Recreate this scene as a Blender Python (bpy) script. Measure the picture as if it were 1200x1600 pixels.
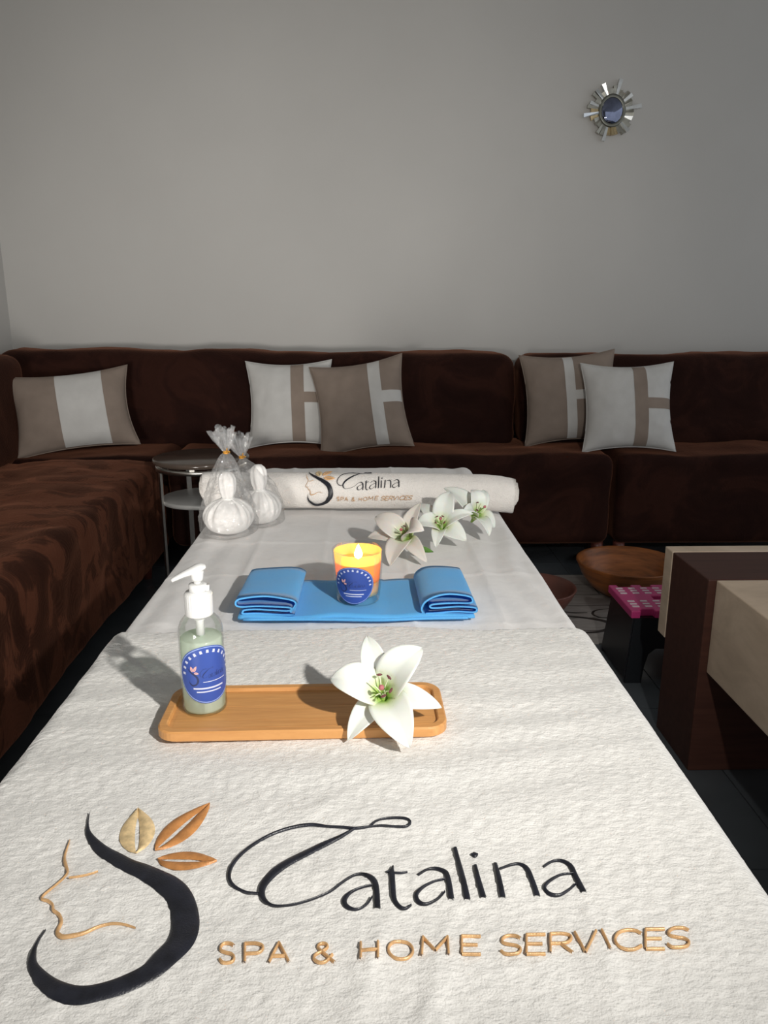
import bpy, bmesh, math, random
import numpy as np
from mathutils import Vector, Matrix, noise

random.seed(7)
scene = bpy.context.scene
COL = scene.collection
for o in list(bpy.data.objects):
    bpy.data.objects.remove(o, do_unlink=True)
R = math.radians
PI = math.pi

# ------------------------------------------------------------------ camera
cam_d = bpy.data.cameras.new('camera')
cam_d.sensor_fit = 'VERTICAL'
cam_d.sensor_height = 32.0
cam_d.sensor_width = 24.0
cam_d.lens = 24.0
cam_d.clip_start = 0.02
cam = bpy.data.objects.new('camera', cam_d)
COL.objects.link(cam)
cam.location = (0.0, 0.0, 1.0)
cam.rotation_euler = (R(90 - 14.485), 0.0, R(-1.294))
scene.camera = cam

# ------------------------------------------------------------------ world, lights, exposure
world = bpy.data.worlds.new('world')
scene.world = world
world.use_nodes = True
world.node_tree.nodes['Background'].inputs[0].default_value = (0.92, 0.96, 1.0, 1)
world.node_tree.nodes['Background'].inputs[1].default_value = 0.59

torch_d = bpy.data.lights.new('hand_torch', 'SPOT')     # the bright hand-held torch beside the photographer
torch_d.energy = 65.0
torch_d.color = (1.0, 0.965, 0.905)
torch_d.spot_size = R(140)
torch_d.spot_blend = 1.0
torch_d.shadow_soft_size = 0.016
torch = bpy.data.objects.new('hand_torch', torch_d)
COL.objects.link(torch)
torch.location = (0.43, 0.0, 1.21)
torch.rotation_euler = (Vector((-0.57, 1.73, 1.20)) - Vector(torch.location)).to_track_quat('-Z', 'Y').to_euler()

wall_fill_d = bpy.data.lights.new('wall_fill_spot', 'SPOT')   # added fill low behind the camera, no real lamp, brightens the back wall
wall_fill_d.energy = 215.0
wall_fill_d.color = (1.0, 0.965, 0.91)
wall_fill_d.spot_size = R(50)
wall_fill_d.spot_blend = 1.0
wall_fill_d.shadow_soft_size = 0.28
wall_fill = bpy.data.objects.new('wall_fill_spot', wall_fill_d)
COL.objects.link(wall_fill)
wall_fill.location = (-0.75, -1.0, 0.48)
wall_fill.rotation_euler = (Vector((-0.40, 3.62, 0.78)) - Vector(wall_fill.location)).to_track_quat('-Z', 'Y').to_euler()

scene.view_settings.view_transform = 'Standard'
scene.view_settings.look = 'None'
scene.view_settings.exposure = 0.0
scene.view_settings.gamma = 1.0
scene.view_settings.use_curve_mapping = False

# ------------------------------------------------------------------ materials
MATS = {}


def new_mat(name):
    m = bpy.data.materials.new(name)
    m.use_nodes = True
    MATS[name] = m
    return m, m.node_tree, m.node_tree.nodes['Principled BSDF']


def ramp(nt, fac, stops):
    r = nt.nodes.new('ShaderNodeValToRGB')
    el = r.color_ramp.elements
    while len(el) < len(stops):
        el.new(0.5)
    for e, (p, c) in zip(el, stops):
        e.position = p
        e.color = (c[0], c[1], c[2], 1)
    nt.links.new(fac, r.inputs[0])
    return r.outputs[0]


def coords(nt, scale=(1, 1, 1), rot=(0, 0, 0), kind='Object'):
    tc = nt.nodes.new('ShaderNodeTexCoord')
    mp = nt.nodes.new('ShaderNodeMapping')
    mp.inputs['Scale'].default_value = scale
    mp.inputs['Rotation'].default_value = rot
    nt.links.new(tc.outputs[kind], mp.inputs[0])
    return mp.outputs[0]


def noise_tex(nt, vec, scale, detail=3.0, rough=0.55, distort=0.0):
    n = nt.nodes.new('ShaderNodeTexNoise')
    n.inputs['Scale'].default_value = scale
    n.inputs['Detail'].default_value = detail
    n.inputs['Roughness'].default_value = rough
    n.inputs['Distortion'].default_value = distort
    nt.links.new(vec, n.inputs['Vector'])
    return n.outputs[0]


def bump(nt, bsdf, height, strength, dist, chain=None):
    b = nt.nodes.new('ShaderNodeBump')
    b.inputs['Strength'].default_value = strength
    b.inputs['Distance'].default_value = dist
    nt.links.new(height, b.inputs['Height'])
    if chain is not None:
        nt.links.new(chain, b.inputs['Normal'])
    nt.links.new(b.outputs[0], bsdf.inputs['Normal'])
    return b.outputs[0]


def simple(name, col, rough=0.5, metal=0.0, var=0.0, vscale=20.0, bstr=0.0, bscale=200.0, bdist=0.001, sheen=0.0, spec=0.5, vmap=(1, 1, 1)):
    """Principled material with noise colour variation and fine noise relief."""
    m, nt, b = new_mat(name)
    b.inputs['Base Color'].default_value = (*col, 1)
    b.inputs['Roughness'].default_value = rough
    b.inputs['Metallic'].default_value = metal
    b.inputs['Specular IOR Level'].default_value = spec
    if sheen:
        b.inputs['Sheen Weight'].default_value = sheen
        b.inputs['Sheen Roughness'].default_value = 0.4
        b.inputs['Sheen Tint'].default_value = (min(1, col[0] * 3 + .1), min(1, col[1] * 3 + .1), min(1, col[2] * 3 + .1), 1)
    v = coords(nt, vmap)
    if var:
        lo = tuple(c * (1 - var) for c in col)
        hi = tuple(min(1, c * (1 + var)) for c in col)
        nt.links.new(ramp(nt, noise_tex(nt, v, vscale), [(0.3, lo), (0.7, hi)]), b.inputs['Base Color'])
    if bstr:
        bump(nt, b, noise_tex(nt, v, bscale), bstr, bdist)
    return m


simple('wall_paint', (0.60, 0.585, 0.56), 0.75, var=0.03, vscale=1.5, bstr=0.25, bscale=160, bdist=0.001)
simple('ceiling_paint', (0.6, 0.6, 0.58), 0.9, bstr=0.1, bscale=60)
simple('tile', (0.085, 0.095, 0.105), 0.16, var=0.25, vscale=3.0, bstr=0.03, bscale=30)
simple('grout', (0.05, 0.055, 0.055), 0.8, bstr=0.2, bscale=300)
simple('wood_dark_leg', (0.13, 0.035, 0.025), 0.4, var=0.3, vscale=30)
simple('plastic_white', (0.66, 0.66, 0.65), 0.28, bstr=0.02, bscale=100)
simple('plastic_black', (0.012, 0.014, 0.017), 0.35, bstr=0.05, bscale=300)
simple('plastic_pink', (0.55, 0.045, 0.20), 0.38, bstr=0.05, bscale=300)
simple('grip_white', (0.75, 0.66, 0.70), 0.5, bstr=0.05)
simple('metal_satin', (0.62, 0.60, 0.56), 0.3, 1.0, var=0.06, vscale=60)
simple('table_top_lacquer', (0.10, 0.075, 0.06), 0.16, var=0.15, vscale=8)
simple('shelf_white', (0.40, 0.40, 0.39), 0.4, var=0.03)
simple('thread_black', (0.012, 0.013, 0.02), 0.33, var=0.4, vscale=90, bstr=0.4, bscale=900, bdist=0.0006, spec=0.6)
simple('thread_gold', (0.66, 0.40, 0.19), 0.36, 0.25, var=0.2, vscale=120, bstr=0.4, bscale=900, bdist=0.0006)
simple('thread_copper', (0.52, 0.23, 0.075), 0.42, 0.1, var=0.2, vscale=150, bstr=0.4, bscale=900, bdist=0.0006)
simple('thread_pale_gold', (0.80, 0.60, 0.33), 0.36, 0.2, var=0.25, vscale=150, bstr=0.4, bscale=900, bdist=0.0006)
simple('roll_thread_gold', (0.66, 0.38, 0.17), 0.5, 0.0, var=0.2, vscale=120)
simple('label_blue', (0.035, 0.075, 0.32), 0.35, var=0.05)
simple('label_ring', (0.25, 0.33, 0.62), 0.4, var=0.05)
simple('label_ink', (0.015, 0.025, 0.10), 0.45, var=0.1)
simple('label_white', (0.55, 0.57, 0.70), 0.45, var=0.05)
simple('label_pink', (0.80, 0.42, 0.36), 0.45, var=0.05)
simple('bowl_wood', (0.26, 0.085, 0.022), 0.35, var=0.45, vscale=10, vmap=(1, 1, 6), bstr=0.1, bscale=60)
simple('bowl_clay', (0.13, 0.045, 0.032), 0.45, var=0.2, vscale=12)
simple('cushion_white', (0.62, 0.61, 0.59), 0.9, var=0.05, vscale=15, bstr=0.5, bscale=700, bdist=0.001)
simple('cushion_taupe', (0.285, 0.225, 0.185), 0.9, var=0.08, vscale=15, bstr=0.5, bscale=700, bdist=0.001)
simple('bed_vinyl', (0.09, 0.08, 0.075), 0.5, var=0.1)
simple('bed_frame_wood', (0.30, 0.17, 0.08), 0.5, var=0.2, vscale=30)
simple('mirror_ray_silver', (0.42, 0.41, 0.36), 0.42, 0.85, var=0.25, vscale=40)
simple('mirror_ray_pale', (0.72, 0.73, 0.72), 0.30, 0.8, var=0.15, vscale=40)
simple('mirror_ray_gold', (0.60, 0.47, 0.27), 0.35, 0.8, var=0.2, vscale=40)
simple('mirror_ray_polished', (0.80, 0.84, 0.88), 0.12, 1.0, var=0.05, vscale=40)
simple('mirror_ring', (0.22, 0.22, 0.19), 0.4, 0.7, var=0.15, vscale=30)
simple('mirror_glass', (0.26, 0.29, 0.42), 0.05, 1.0, var=0.25, vscale=22)  # dim bluish reflection of the room partly put into the base colour
simple('twist_gold', (0.62, 0.30, 0.04), 0.35, 0.4, var=0.1)
simple('anther_brown', (0.13, 0.035, 0.04), 0.8, var=0.3, vscale=400)
simple('pistil_tip', (0.42, 0.13, 0.14), 0.6, var=0.2, vscale=300)
simple('filament_pale', (0.75, 0.78, 0.55), 0.5, var=0.1, vscale=80)
simple('leaf_green', (0.09, 0.20, 0.04), 0.5, var=0.3, vscale=60)
simple('lily_green', (0.28, 0.45, 0.08), 0.5, var=0.2, vscale=80)
simple('wick', (0.02, 0.015, 0.01), 0.9, var=0.2)
simple('string_white', (0.75, 0.74, 0.72), 0.8, var=0.05)


def cloth_white(name, col, bs, var=0.04, streak=(1, 1, 1)):
    m, nt, b = new_mat(name)
    b.inputs['Roughness'].default_value = 0.95
    b.inputs['Specular IOR Level'].default_value = 0.15
    b.inputs['Sheen Weight'].default_value = 0.25
    b.inputs['Sheen Roughness'].default_value = 0.5
    v = coords(nt)
    v2 = coords(nt, streak, (0, 0, R(12)))
    nt.links.new(ramp(nt, noise_tex(nt, v, 60), [(0.3, tuple(c * (1 - var) for c in col)), (0.7, col)]), b.inputs['Base Color'])
    n1 = bump(nt, b, noise_tex(nt, v2, bs[0], 2.0), bs[1], bs[2])
    if len(bs) > 3:
        bump(nt, b, noise_tex(nt, v, bs[3], 2.0), bs[4], bs[5], n1)
    return m


cloth_white('terry', (0.79, 0.775, 0.745), (230, 0.45, 0.004, 700, 0.4, 0.0015), 0.08, (0.5, 1.0, 1))
cloth_white('terry_roll', (0.93, 0.885, 0.84), (420, 0.7, 0.003, 900, 0.6, 0.0015), 0.06)
cloth_white('sheet', (0.83, 0.81, 0.795), (45, 0.35, 0.004, 700, 0.35, 0.0008), 0.03)
cloth_white('compress_cotton', (0.78, 0.76, 0.74), (500, 0.4, 0.001), 0.03)


def velvet(name, stops, nscale):
    m, nt, b = new_mat(name)
    v = coords(nt)
    # nap brushed in patches: soft-edged areas that lean one way or the other
    n1 = noise_tex(nt, coords(nt, (1.0, 1.6, 1.0)), nscale, 7.0, 0.62, 1.0)
    nt.links.new(ramp(nt, n1, stops), b.inputs['Base Color'])
    b.inputs['Roughness'].default_value = 0.85
    b.inputs['Specular IOR Level'].default_value = 0.12
    b.inputs['Sheen Weight'].default_value = 0.30
    b.inputs['Sheen Roughness'].default_value = 0.35
    b.inputs['Sheen Tint'].default_value = (0.80, 0.33, 0.19, 1)
    # embossed swirl pattern
    vo = nt.nodes.new('ShaderNodeTexVoronoi')
    vo.inputs['Scale'].default_value = 9.0
    nt.links.new(v, vo.inputs['Vector'])
    mu = nt.nodes.new('ShaderNodeMath'); mu.operation = 'MULTIPLY'; mu.inputs[1].default_value = 75.0
    nt.links.new(vo.outputs['Distance'], mu.inputs[0])
    si = nt.nodes.new('ShaderNodeMath'); si.operation = 'SINE'
    nt.links.new(mu.outputs[0], si.inputs[0])
    c = bump(nt, b, si.outputs[0], 0.10, 0.002)
    bump(nt, b, noise_tex(nt, v, 500), 0.3, 0.001, c)


velvet('velvet_brown', [(0.34, (0.017, 0.0055, 0.0040)), (0.50, (0.024, 0.0080, 0.0056)), (0.60, (0.036, 0.0122, 0.0080)), (0.75, (0.031, 0.0105, 0.0068))], 4.0)
velvet('velvet_brown_brushed_lit', [(0.38, (0.026, 0.0085, 0.0050)), (0.48, (0.040, 0.0135, 0.0078)), (0.53, (0.115, 0.040, 0.022)), (0.70, (0.088, 0.030, 0.0165))], 5.0)  # brushed nap, with torchlight on the left seat painted in as brighter brown


def stone():
    m, nt, b = new_mat('stone_cream')
    v = coords(nt)
    n = noise_tex(nt, coords(nt, (1, 1, 2.2)), 7, 7, 0.65, 0.6)
    nt.links.new(ramp(nt, n, [(0.3, (0.56, 0.43, 0.31)), (0.55, (0.69, 0.54, 0.40)), (0.75, (0.77, 0.62, 0.48))]), b.inputs['Base Color'])
    b.inputs['Roughness'].default_value = 0.5
    bump(nt, b, noise_tex(nt, v, 40, 5), 0.15, 0.003)
    m, nt, b = new_mat('wood_espresso')
    n = noise_tex(nt, coords(nt, (1, 12, 12)), 5, 6, 0.6, 0.3)
    nt.links.new(ramp(nt, n, [(0.3, (0.055, 0.021, 0.015)), (0.7, (0.085, 0.034, 0.023))]), b.inputs['Base Color'])
    b.inputs['Roughness'].default_value = 0.5
    b.inputs['Specular IOR Level'].default_value = 0.25
    bump(nt, b, n, 0.05, 0.001)


stone()


def bamboo():
    for nm, k in (('bamboo', 1.0), ('bamboo_edge', 1.04)):
        m, nt, b = new_mat(nm)
        n = noise_tex(nt, coords(nt, (3, 75, 20)), 3.0, 5, 0.6)
        n2 = noise_tex(nt, coords(nt, (40, 700, 100)), 1.0, 2)
        mx = nt.nodes.new('ShaderNodeMix'); mx.data_type = 'FLOAT'; mx.inputs[0].default_value = 0.35
        nt.links.new(n, mx.inputs[2]); nt.links.new(n2, mx.inputs[3])
        nt.links.new(ramp(nt, mx.outputs[0], [(0.3, (0.50 * k, 0.225 * k, 0.068 * k)), (0.55, (0.63 * k, 0.31 * k, 0.105 * k)), (0.75, (0.70 * k, 0.37 * k, 0.135 * k))]), b.inputs['Base Color'])
        b.inputs['Roughness'].default_value = 0.42
        bump(nt, b, n2, 0.06, 0.0005)


bamboo()


def mat_print():
    m, nt, b = new_mat('vinyl_planks')
    v = coords(nt)
    br = nt.nodes.new('ShaderNodeTexBrick')
    br.inputs['Scale'].default_value = 1.0
    br.inputs['Brick Width'].default_value = 0.7
    br.inputs['Row Height'].default_value = 0.11
    br.inputs['Mortar Size'].default_value = 0.0025
    br.inputs['Color1'].default_value = (0.30, 0.275, 0.26, 1)
    br.inputs['Color2'].default_value = (0.40, 0.375, 0.355, 1)
    br.inputs['Mortar'].default_value = (0.07, 0.065, 0.06, 1)
    nt.links.new(v, br.inputs['Vector'])
    mx = nt.nodes.new('ShaderNodeMix'); mx.data_type = 'RGBA'; mx.blend_type = 'MULTIPLY'; mx.inputs[0].default_value = 0.7
    nt.links.new(br.outputs[0], mx.inputs[6])
    nt.links.new(ramp(nt, noise_tex(nt, coords(nt, (6, 40, 1)), 2, 5), [(0.3, (0.55, 0.52, 0.5)), (0.7, (1, 1, 1))]), mx.inputs[7])
    nt.links.new(mx.outputs[2], b.inputs['Base Color'])
    b.inputs['Roughness'].default_value = 0.5
    simple('vinyl_swirl', (0.03, 0.026, 0.024), 0.5, var=0.1)


mat_print()


def film(name, tint, k, rough=0.04, fres=1.45, extra=0.0):
    """Thin clear film or glass wall: see-through, mirror-like by Fresnel."""
    m = bpy.data.materials.new(name); m.use_nodes = True; MATS[name] = m
    nt = m.node_tree
    nt.nodes.clear()
    out = nt.nodes.new('ShaderNodeOutputMaterial')
    tr = nt.nodes.new('ShaderNodeBsdfTransparent'); tr.inputs[0].default_value = (*tint, 1)
    gl = nt.nodes.new('ShaderNodeBsdfGlossy'); gl.inputs['Roughness'].default_value = rough
    fr = nt.nodes.new('ShaderNodeFresnel'); fr.inputs[0].default_value = fres
    ma = nt.nodes.new('ShaderNodeMath'); ma.operation = 'MULTIPLY_ADD'; ma.inputs[1].default_value = k; ma.inputs[2].default_value = extra
    ma.use_clamp = True
    nt.links.new(fr.outputs[0], ma.inputs[0])
    mx = nt.nodes.new('ShaderNodeMixShader')
    nt.links.new(ma.outputs[0], mx.inputs[0]); nt.links.new(tr.outputs[0], mx.inputs[1]); nt.links.new(gl.outputs[0], mx.inputs[2])
    if name == 'cellophane':
        bn = nt.nodes.new('ShaderNodeBump'); bn.inputs['Strength'].default_value = 1.0; bn.inputs['Distance'].default_value = 0.006
        nt.links.new(noise_tex(nt, coords(nt), 90, 3), bn.inputs['Height'])
        nt.links.new(bn.outputs[0], gl.inputs['Normal']); nt.links.new(bn.outputs[0], fr.inputs['Normal'])
        # the crinkled film scatters a little white light of its own
        df = nt.nodes.new('ShaderNodeBsdfDiffuse'); df.inputs[0].default_value = (0.9, 0.9, 0.9, 1)
        md = nt.nodes.new('ShaderNodeMixShader'); md.inputs[0].default_value = 0.09
        nt.links.new(tr.outputs[0], md.inputs[1]); nt.links.new(df.outputs[0], md.inputs[2])
        nt.links.new(md.outputs[0], mx.inputs[1])
    nt.links.new(mx.outputs[0], out.inputs[0])


film('cellophane', (0.995, 0.995, 0.995), 0.40, 0.07, 1.4, 0.045)
film('candle_glass', (0.99, 0.98, 0.97), 0.35, 0.03, 1.3, 0.0)
film('bottle_plastic', (0.98, 0.99, 0.985), 0.5, 0.04, 1.35, 0.01)


def special():
    m, nt, b = new_mat('liquid_green')
    b.inputs['Roughness'].default_value = 0.15
    nt.links.new(ramp(nt, noise_tex(nt, coords(nt), 30), [(0.3, (0.86, 0.93, 0.80)), (0.7, (0.90, 0.96, 0.84))]), b.inputs['Base Color'])
    out = nt.nodes['Material Output']
    tp = nt.nodes.new('ShaderNodeBsdfTransparent'); tp.inputs[0].default_value = (0.84, 0.96, 0.87, 1)
    tl = nt.nodes.new('ShaderNodeBsdfTranslucent'); tl.inputs[0].default_value = (0.88, 0.96, 0.83, 1)
    m1 = nt.nodes.new('ShaderNodeMixShader'); m1.inputs[0].default_value = 0.5
    m2 = nt.nodes.new('ShaderNodeMixShader'); m2.inputs[0].default_value = 0.30
    nt.links.new(b.outputs[0], m1.inputs[1]); nt.links.new(tl.outputs[0], m1.inputs[2])
    nt.links.new(m1.outputs[0], m2.inputs[1]); nt.links.new(tp.outputs[0], m2.inputs[2])
    nt.links.new(m2.outputs[0], out.inputs[0])
    m, nt, b = new_mat('tube_clear')
    b.inputs['Base Color'].default_value = (0.75, 0.86, 0.78, 1)
    b.inputs['Transmission Weight'].default_value = 0.4
    b.inputs['Roughness'].default_value = 0.2
    nt.links.new(ramp(nt, noise_tex(nt, coords(nt), 40), [(0.3, (0.70, 0.84, 0.74)), (0.7, (0.78, 0.88, 0.80))]), b.inputs['Base Color'])
    m, nt, b = new_mat('candle_wax')
    b.inputs['Base Color'].default_value = (0.93, 0.62, 0.33, 1)
    b.inputs['Subsurface Weight'].default_value = 1.0
    b.inputs['Subsurface Radius'].default_value = (1.0, 0.42, 0.12)
    b.inputs['Subsurface Scale'].default_value = 0.02
    b.inputs['Roughness'].default_value = 0.35
    nt.links.new(ramp(nt, noise_tex(nt, coords(nt), 25), [(0.3, (0.97, 0.52, 0.20)), (0.7, (0.98, 0.58, 0.26))]), b.inputs['Base Color'])
    m, nt, b = new_mat('wax_film')
    nt.nodes.remove(b)
    out = nt.nodes['Material Output']
    tl = nt.nodes.new('ShaderNodeBsdfTranslucent'); tl.inputs[0].default_value = (0.95, 0.50, 0.16, 1)
    df = nt.nodes.new('ShaderNodeBsdfDiffuse'); df.inputs[0].default_value = (0.9, 0.55, 0.2, 1)
    tp = nt.nodes.new('ShaderNodeBsdfTransparent')
    m1 = nt.nodes.new('ShaderNodeMixShader'); m1.inputs[0].default_value = 0.4
    m2 = nt.nodes.new('ShaderNodeMixShader')
    nt.links.new(ramp(nt, noise_tex(nt, coords(nt), 30), [(0.3, (0.03, 0.03, 0.03)), (0.7, (0.12, 0.12, 0.12))]), m2.inputs[0])
    nt.links.new(tl.outputs[0], m1.inputs[1]); nt.links.new(df.outputs[0], m1.inputs[2])
    nt.links.new(m1.outputs[0], m2.inputs[1]); nt.links.new(tp.outputs[0], m2.inputs[2])
    nt.links.new(m2.outputs[0], out.inputs[0])
    m, nt, b = new_mat('flame')
    b.inputs['Base Color'].default_value = (0, 0, 0, 1)
    b.inputs['Emission Strength'].default_value = 100.0
    nt.links.new(ramp(nt, noise_tex(nt, coords(nt), 60), [(0.3, (1.0, 0.66, 0.27)), (0.7, (1.0, 0.74, 0.36))]), b.inputs['Emission Color'])
    # non-woven blue cloth: thin, lets a little light through
    m, nt, b = new_mat('nonwoven_blue')
    col = ramp(nt, noise_tex(nt, coords(nt), 900, 2), [(0.3, (0.115, 0.49, 0.94)), (0.7, (0.145, 0.55, 0.98))])
    nt.links.new(col, b.inputs['Base Color'])
    b.inputs['Roughness'].default_value = 0.75
    b.inputs['Sheen Weight'].default_value = 0.15
    bump(nt, b, noise_tex(nt, coords(nt), 1200, 2), 0.4, 0.0005)
    out = nt.nodes['Material Output']
    tl = nt.nodes.new('ShaderNodeBsdfTranslucent'); tl.inputs[0].default_value = (0.02, 0.38, 0.95, 1)
    mx = nt.nodes.new('ShaderNodeMixShader'); mx.inputs[0].default_value = 0.20
    nt.links.new(b.outputs[0], mx.inputs[1]); nt.links.new(tl.outputs[0], mx.inputs[2]); nt.links.new(mx.outputs[0], out.inputs[0])
    # lily petals: white with a green throat and a few freckles
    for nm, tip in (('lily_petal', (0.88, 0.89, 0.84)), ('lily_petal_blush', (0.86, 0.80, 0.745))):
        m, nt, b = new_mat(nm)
        tc = nt.nodes.new('ShaderNodeTexCoord')
        ln = nt.nodes.new('ShaderNodeVectorMath'); ln.operation = 'LENGTH'
        nt.links.new(tc.outputs['Object'], ln.inputs[0])
        sc = nt.nodes.new('ShaderNodeMath'); sc.operation = 'MULTIPLY'; sc.inputs[1].default_value = 15.0
        nt.links.new(ln.outputs['Value'], sc.inputs[0])
        base = ramp(nt, sc.outputs[0], [(0.10, (0.42, 0.62, 0.14)), (0.24, (0.80, 0.85, 0.60)), (0.42, tip)])
        vo = nt.nodes.new('ShaderNodeTexVoronoi'); vo.inputs['Scale'].default_value = 330.0
        nt.links.new(tc.outputs['Object'], vo.inputs['Vector'])
        lt = nt.nodes.new('ShaderNodeMath'); lt.operation = 'LESS_THAN'; lt.inputs[1].default_value = 0.13
        nt.links.new(vo.outputs['Distance'], lt.inputs[0])
        zone = ramp(nt, sc.outputs[0], [(0.22, (0, 0, 0)), (0.27, (0.55, 0.55, 0.55)), (0.42, (0, 0, 0))])
        mm = nt.nodes.new('ShaderNodeMath'); mm.operation = 'MULTIPLY'
        nt.links.new(lt.outputs[0], mm.inputs[0]); nt.links.new(zone, mm.inputs[1])
        mx = nt.nodes.new('ShaderNodeMix'); mx.data_type = 'RGBA'
        mx.inputs[7].default_value = (0.25, 0.13, 0.10, 1)
        nt.links.new(mm.outputs[0], mx.inputs[0]); nt.links.new(base, mx.inputs[6])
        nt.links.new(mx.outputs[2], b.inputs['Base Color'])
        b.inputs['Roughness'].default_value = 0.45
        b.inputs['Subsurface Weight'].default_value = 0.15
        b.inputs['Subsurface Scale'].default_value = 0.004
        out = nt.nodes['Material Output']
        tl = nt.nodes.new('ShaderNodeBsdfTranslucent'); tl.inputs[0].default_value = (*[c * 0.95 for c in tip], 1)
        ms = nt.nodes.new('ShaderNodeMixShader'); ms.inputs[0].default_value = 0.2
        nt.links.new(b.outputs[0], ms.inputs[1]); nt.links.new(tl.outputs[0], ms.inputs[2]); nt.links.new(ms.outputs[0], out.inputs[0])


special()

# ------------------------------------------------------------------ mesh helpers


def mesh_obj(name, verts, faces, mat, parent=None, smooth=True, kind=None, label=None):
    me = bpy.data.meshes.new(name)
    me.from_pydata([tuple(v) for v in verts], [], faces)
    me.update()
    if smooth:
        me.polygons.foreach_set('use_smooth', [True] * len(me.polygons))
    me.materials.append(MATS[mat])
    o = bpy.data.objects.new(name, me)
    COL.objects.link(o)
    if parent is not None:
        o.parent = parent
    if kind:
        o['kind'] = kind
    if label:
        o['label'] = label
    return o


def thing(name, label, cat, loc=(0, 0, 0), rot=(0, 0, 0), group=None):
    o = bpy.data.objects.new(name, None)
    o.empty_display_size = 0.05
    COL.objects.link(o)
    o.location = loc
    o.rotation_euler = rot
    o['label'] = label
    o['category'] = cat
    if group:
        o['group'] = group
    return o


def tag(o, label, cat, group=None):
    o['label'] = label
    o['category'] = cat
    if group:
        o['group'] = group
    return o


def grid(nu, nv, fn, cu=False, cv=False):
    """fn(i, j) -> xyz over nu x nv points."""
    V = [fn(i, j) for i in range(nu) for j in range(nv)]
    F = []
    for i in range(nu if cu else nu - 1):
        for j in range(nv if cv else nv - 1):
            a, b = i, (i + 1) % nu
            c, d = j, (j + 1) % nv
            F.append((a * nv + c, b * nv + c, b * nv + d, a * nv + d))
    return V, F


def merge(*parts):
    V, F = [], []
    for v, f in parts:
        k = len(V)
        V += list(v)
        F += [tuple(q + k for q in g) for g in f]
    return V, F


def box(x0, x1, y0, y1, z0, z1):
    V = [(x, y, z) for x in (x0, x1) for y in (y0, y1) for z in (z0, z1)]
    F = [(0, 1, 3, 2), (4, 6, 7, 5), (0, 4, 5, 1), (2, 3, 7, 6), (0, 2, 6, 4), (1, 5, 7, 3)]
    return V, F


def bevel_obj(o, w, seg=2):
    m = o.modifiers.new('edge_bevel', 'BEVEL')
    m.width = w
    m.segments = seg
    m.limit_method = 'ANGLE'
    m.angle_limit = R(40)
    return o


def roundbox(x0, x1, y0, y1, z0, z1, r, step=0.03, warp=None):
    """Box with rounded edges, evenly subdivided; warp(p, normal) -> p moves each vertex."""
    lo, hi = np.array([x0, y0, z0], float), np.array([x1, y1, z1], float)
    r = min(r, *(0.499 * (hi - lo)))

    def ticks(a, b):
        n = max(1, int((b - a - 2 * r) / step))
        arc = [a + r * (1 - math.cos(t)) * 1.0 for t in ()]
        e = [0.0, 0.12, 0.35, 0.65]
        return [a + r * k for k in e] + [a + r + (b - a - 2 * r) * i / n for i in range(n + 1)] + [b - r * k for k in reversed(e)]
    T = [ticks(lo[k], hi[k]) for k in range(3)]
    V, F, idx = [], [], {}

    def vid(p):
        key = tuple(round(c, 6) for c in p)
        if key in idx:
            return idx[key]
        q = np.array(p)
        c = np.clip(q, lo + r, hi - r)
        d = q - c
        l = np.linalg.norm(d)
        n = d / l if l > 1e-9 else np.array([0, 0, 1.0])
        w = c + n * r if l > 1e-9 else q
        if warp is not None:
            w = warp(w, n)
        idx[key] = len(V)
        V.append(tuple(w))
        return idx[key]
    for ax in range(3):
        u, v = (ax + 1) % 3, (ax + 2) % 3
        for side, val in ((0, lo[ax]), (1, hi[ax])):
            for i in range(len(T[u]) - 1):
                for j in range(len(T[v]) - 1):
                    q = []
                    for a, b in ((i, j), (i + 1, j), (i + 1, j + 1), (i, j + 1)):
                        p = [0, 0, 0]
                        p[ax], p[u], p[v] = val, T[u][a], T[v][b]
                        q.append(vid(p))
                    F.append(tuple(q if side else reversed(q)))
    return V, F


def lathe(profile, n=32, fn=None, cap=True):
    """profile: list of (r, z) bottom to top."""
    V = []
    for (r, z) in profile:
        for k in range(n):
            a = 2 * PI * k / n
            p = (r * math.cos(a), r * math.sin(a), z)
            V.append(fn(p, a) if fn else p)
    F = []
    m = len(profile)
    for i in range(m - 1):
        for k in range(n):
            F.append((i * n + k, i * n + (k + 1) % n, (i + 1) * n + (k + 1) % n, (i + 1) * n + k))
    if cap:
        F.append(tuple(reversed(range(n))))
        F.append(tuple(range((m - 1) * n, m * n)))
    return V, F


def shift(vf, d):
    return [(v[0] + d[0], v[1] + d[1], v[2] + d[2]) for v in vf[0]], vf[1]


def xform(vf, M):
    return [tuple(M @ Vector(v)) for v in vf[0]], vf[1]


def catmull(P, sub=6):
    P = [np.array(p, float) for p in P]
    out = []
    n = len(P)
    for i in range(n - 1):
        p0 = P[i - 1] if i > 0 else 2 * P[0] - P[1]
        p1, p2 = P[i], P[i + 1]
        p3 = P[i + 2] if i + 2 < n else 2 * P[-1] - P[-2]
        for k in range(sub):
            t = k / sub
            out.append(0.5 * ((2 * p1) + (-p0 + p2) * t + (2 * p0 - 5 * p1 + 4 * p2 - p3) * t * t + (-p0 + 3 * p1 - 3 * p2 + p3) * t ** 3))
    out.append(P[-1])
    return out


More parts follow.
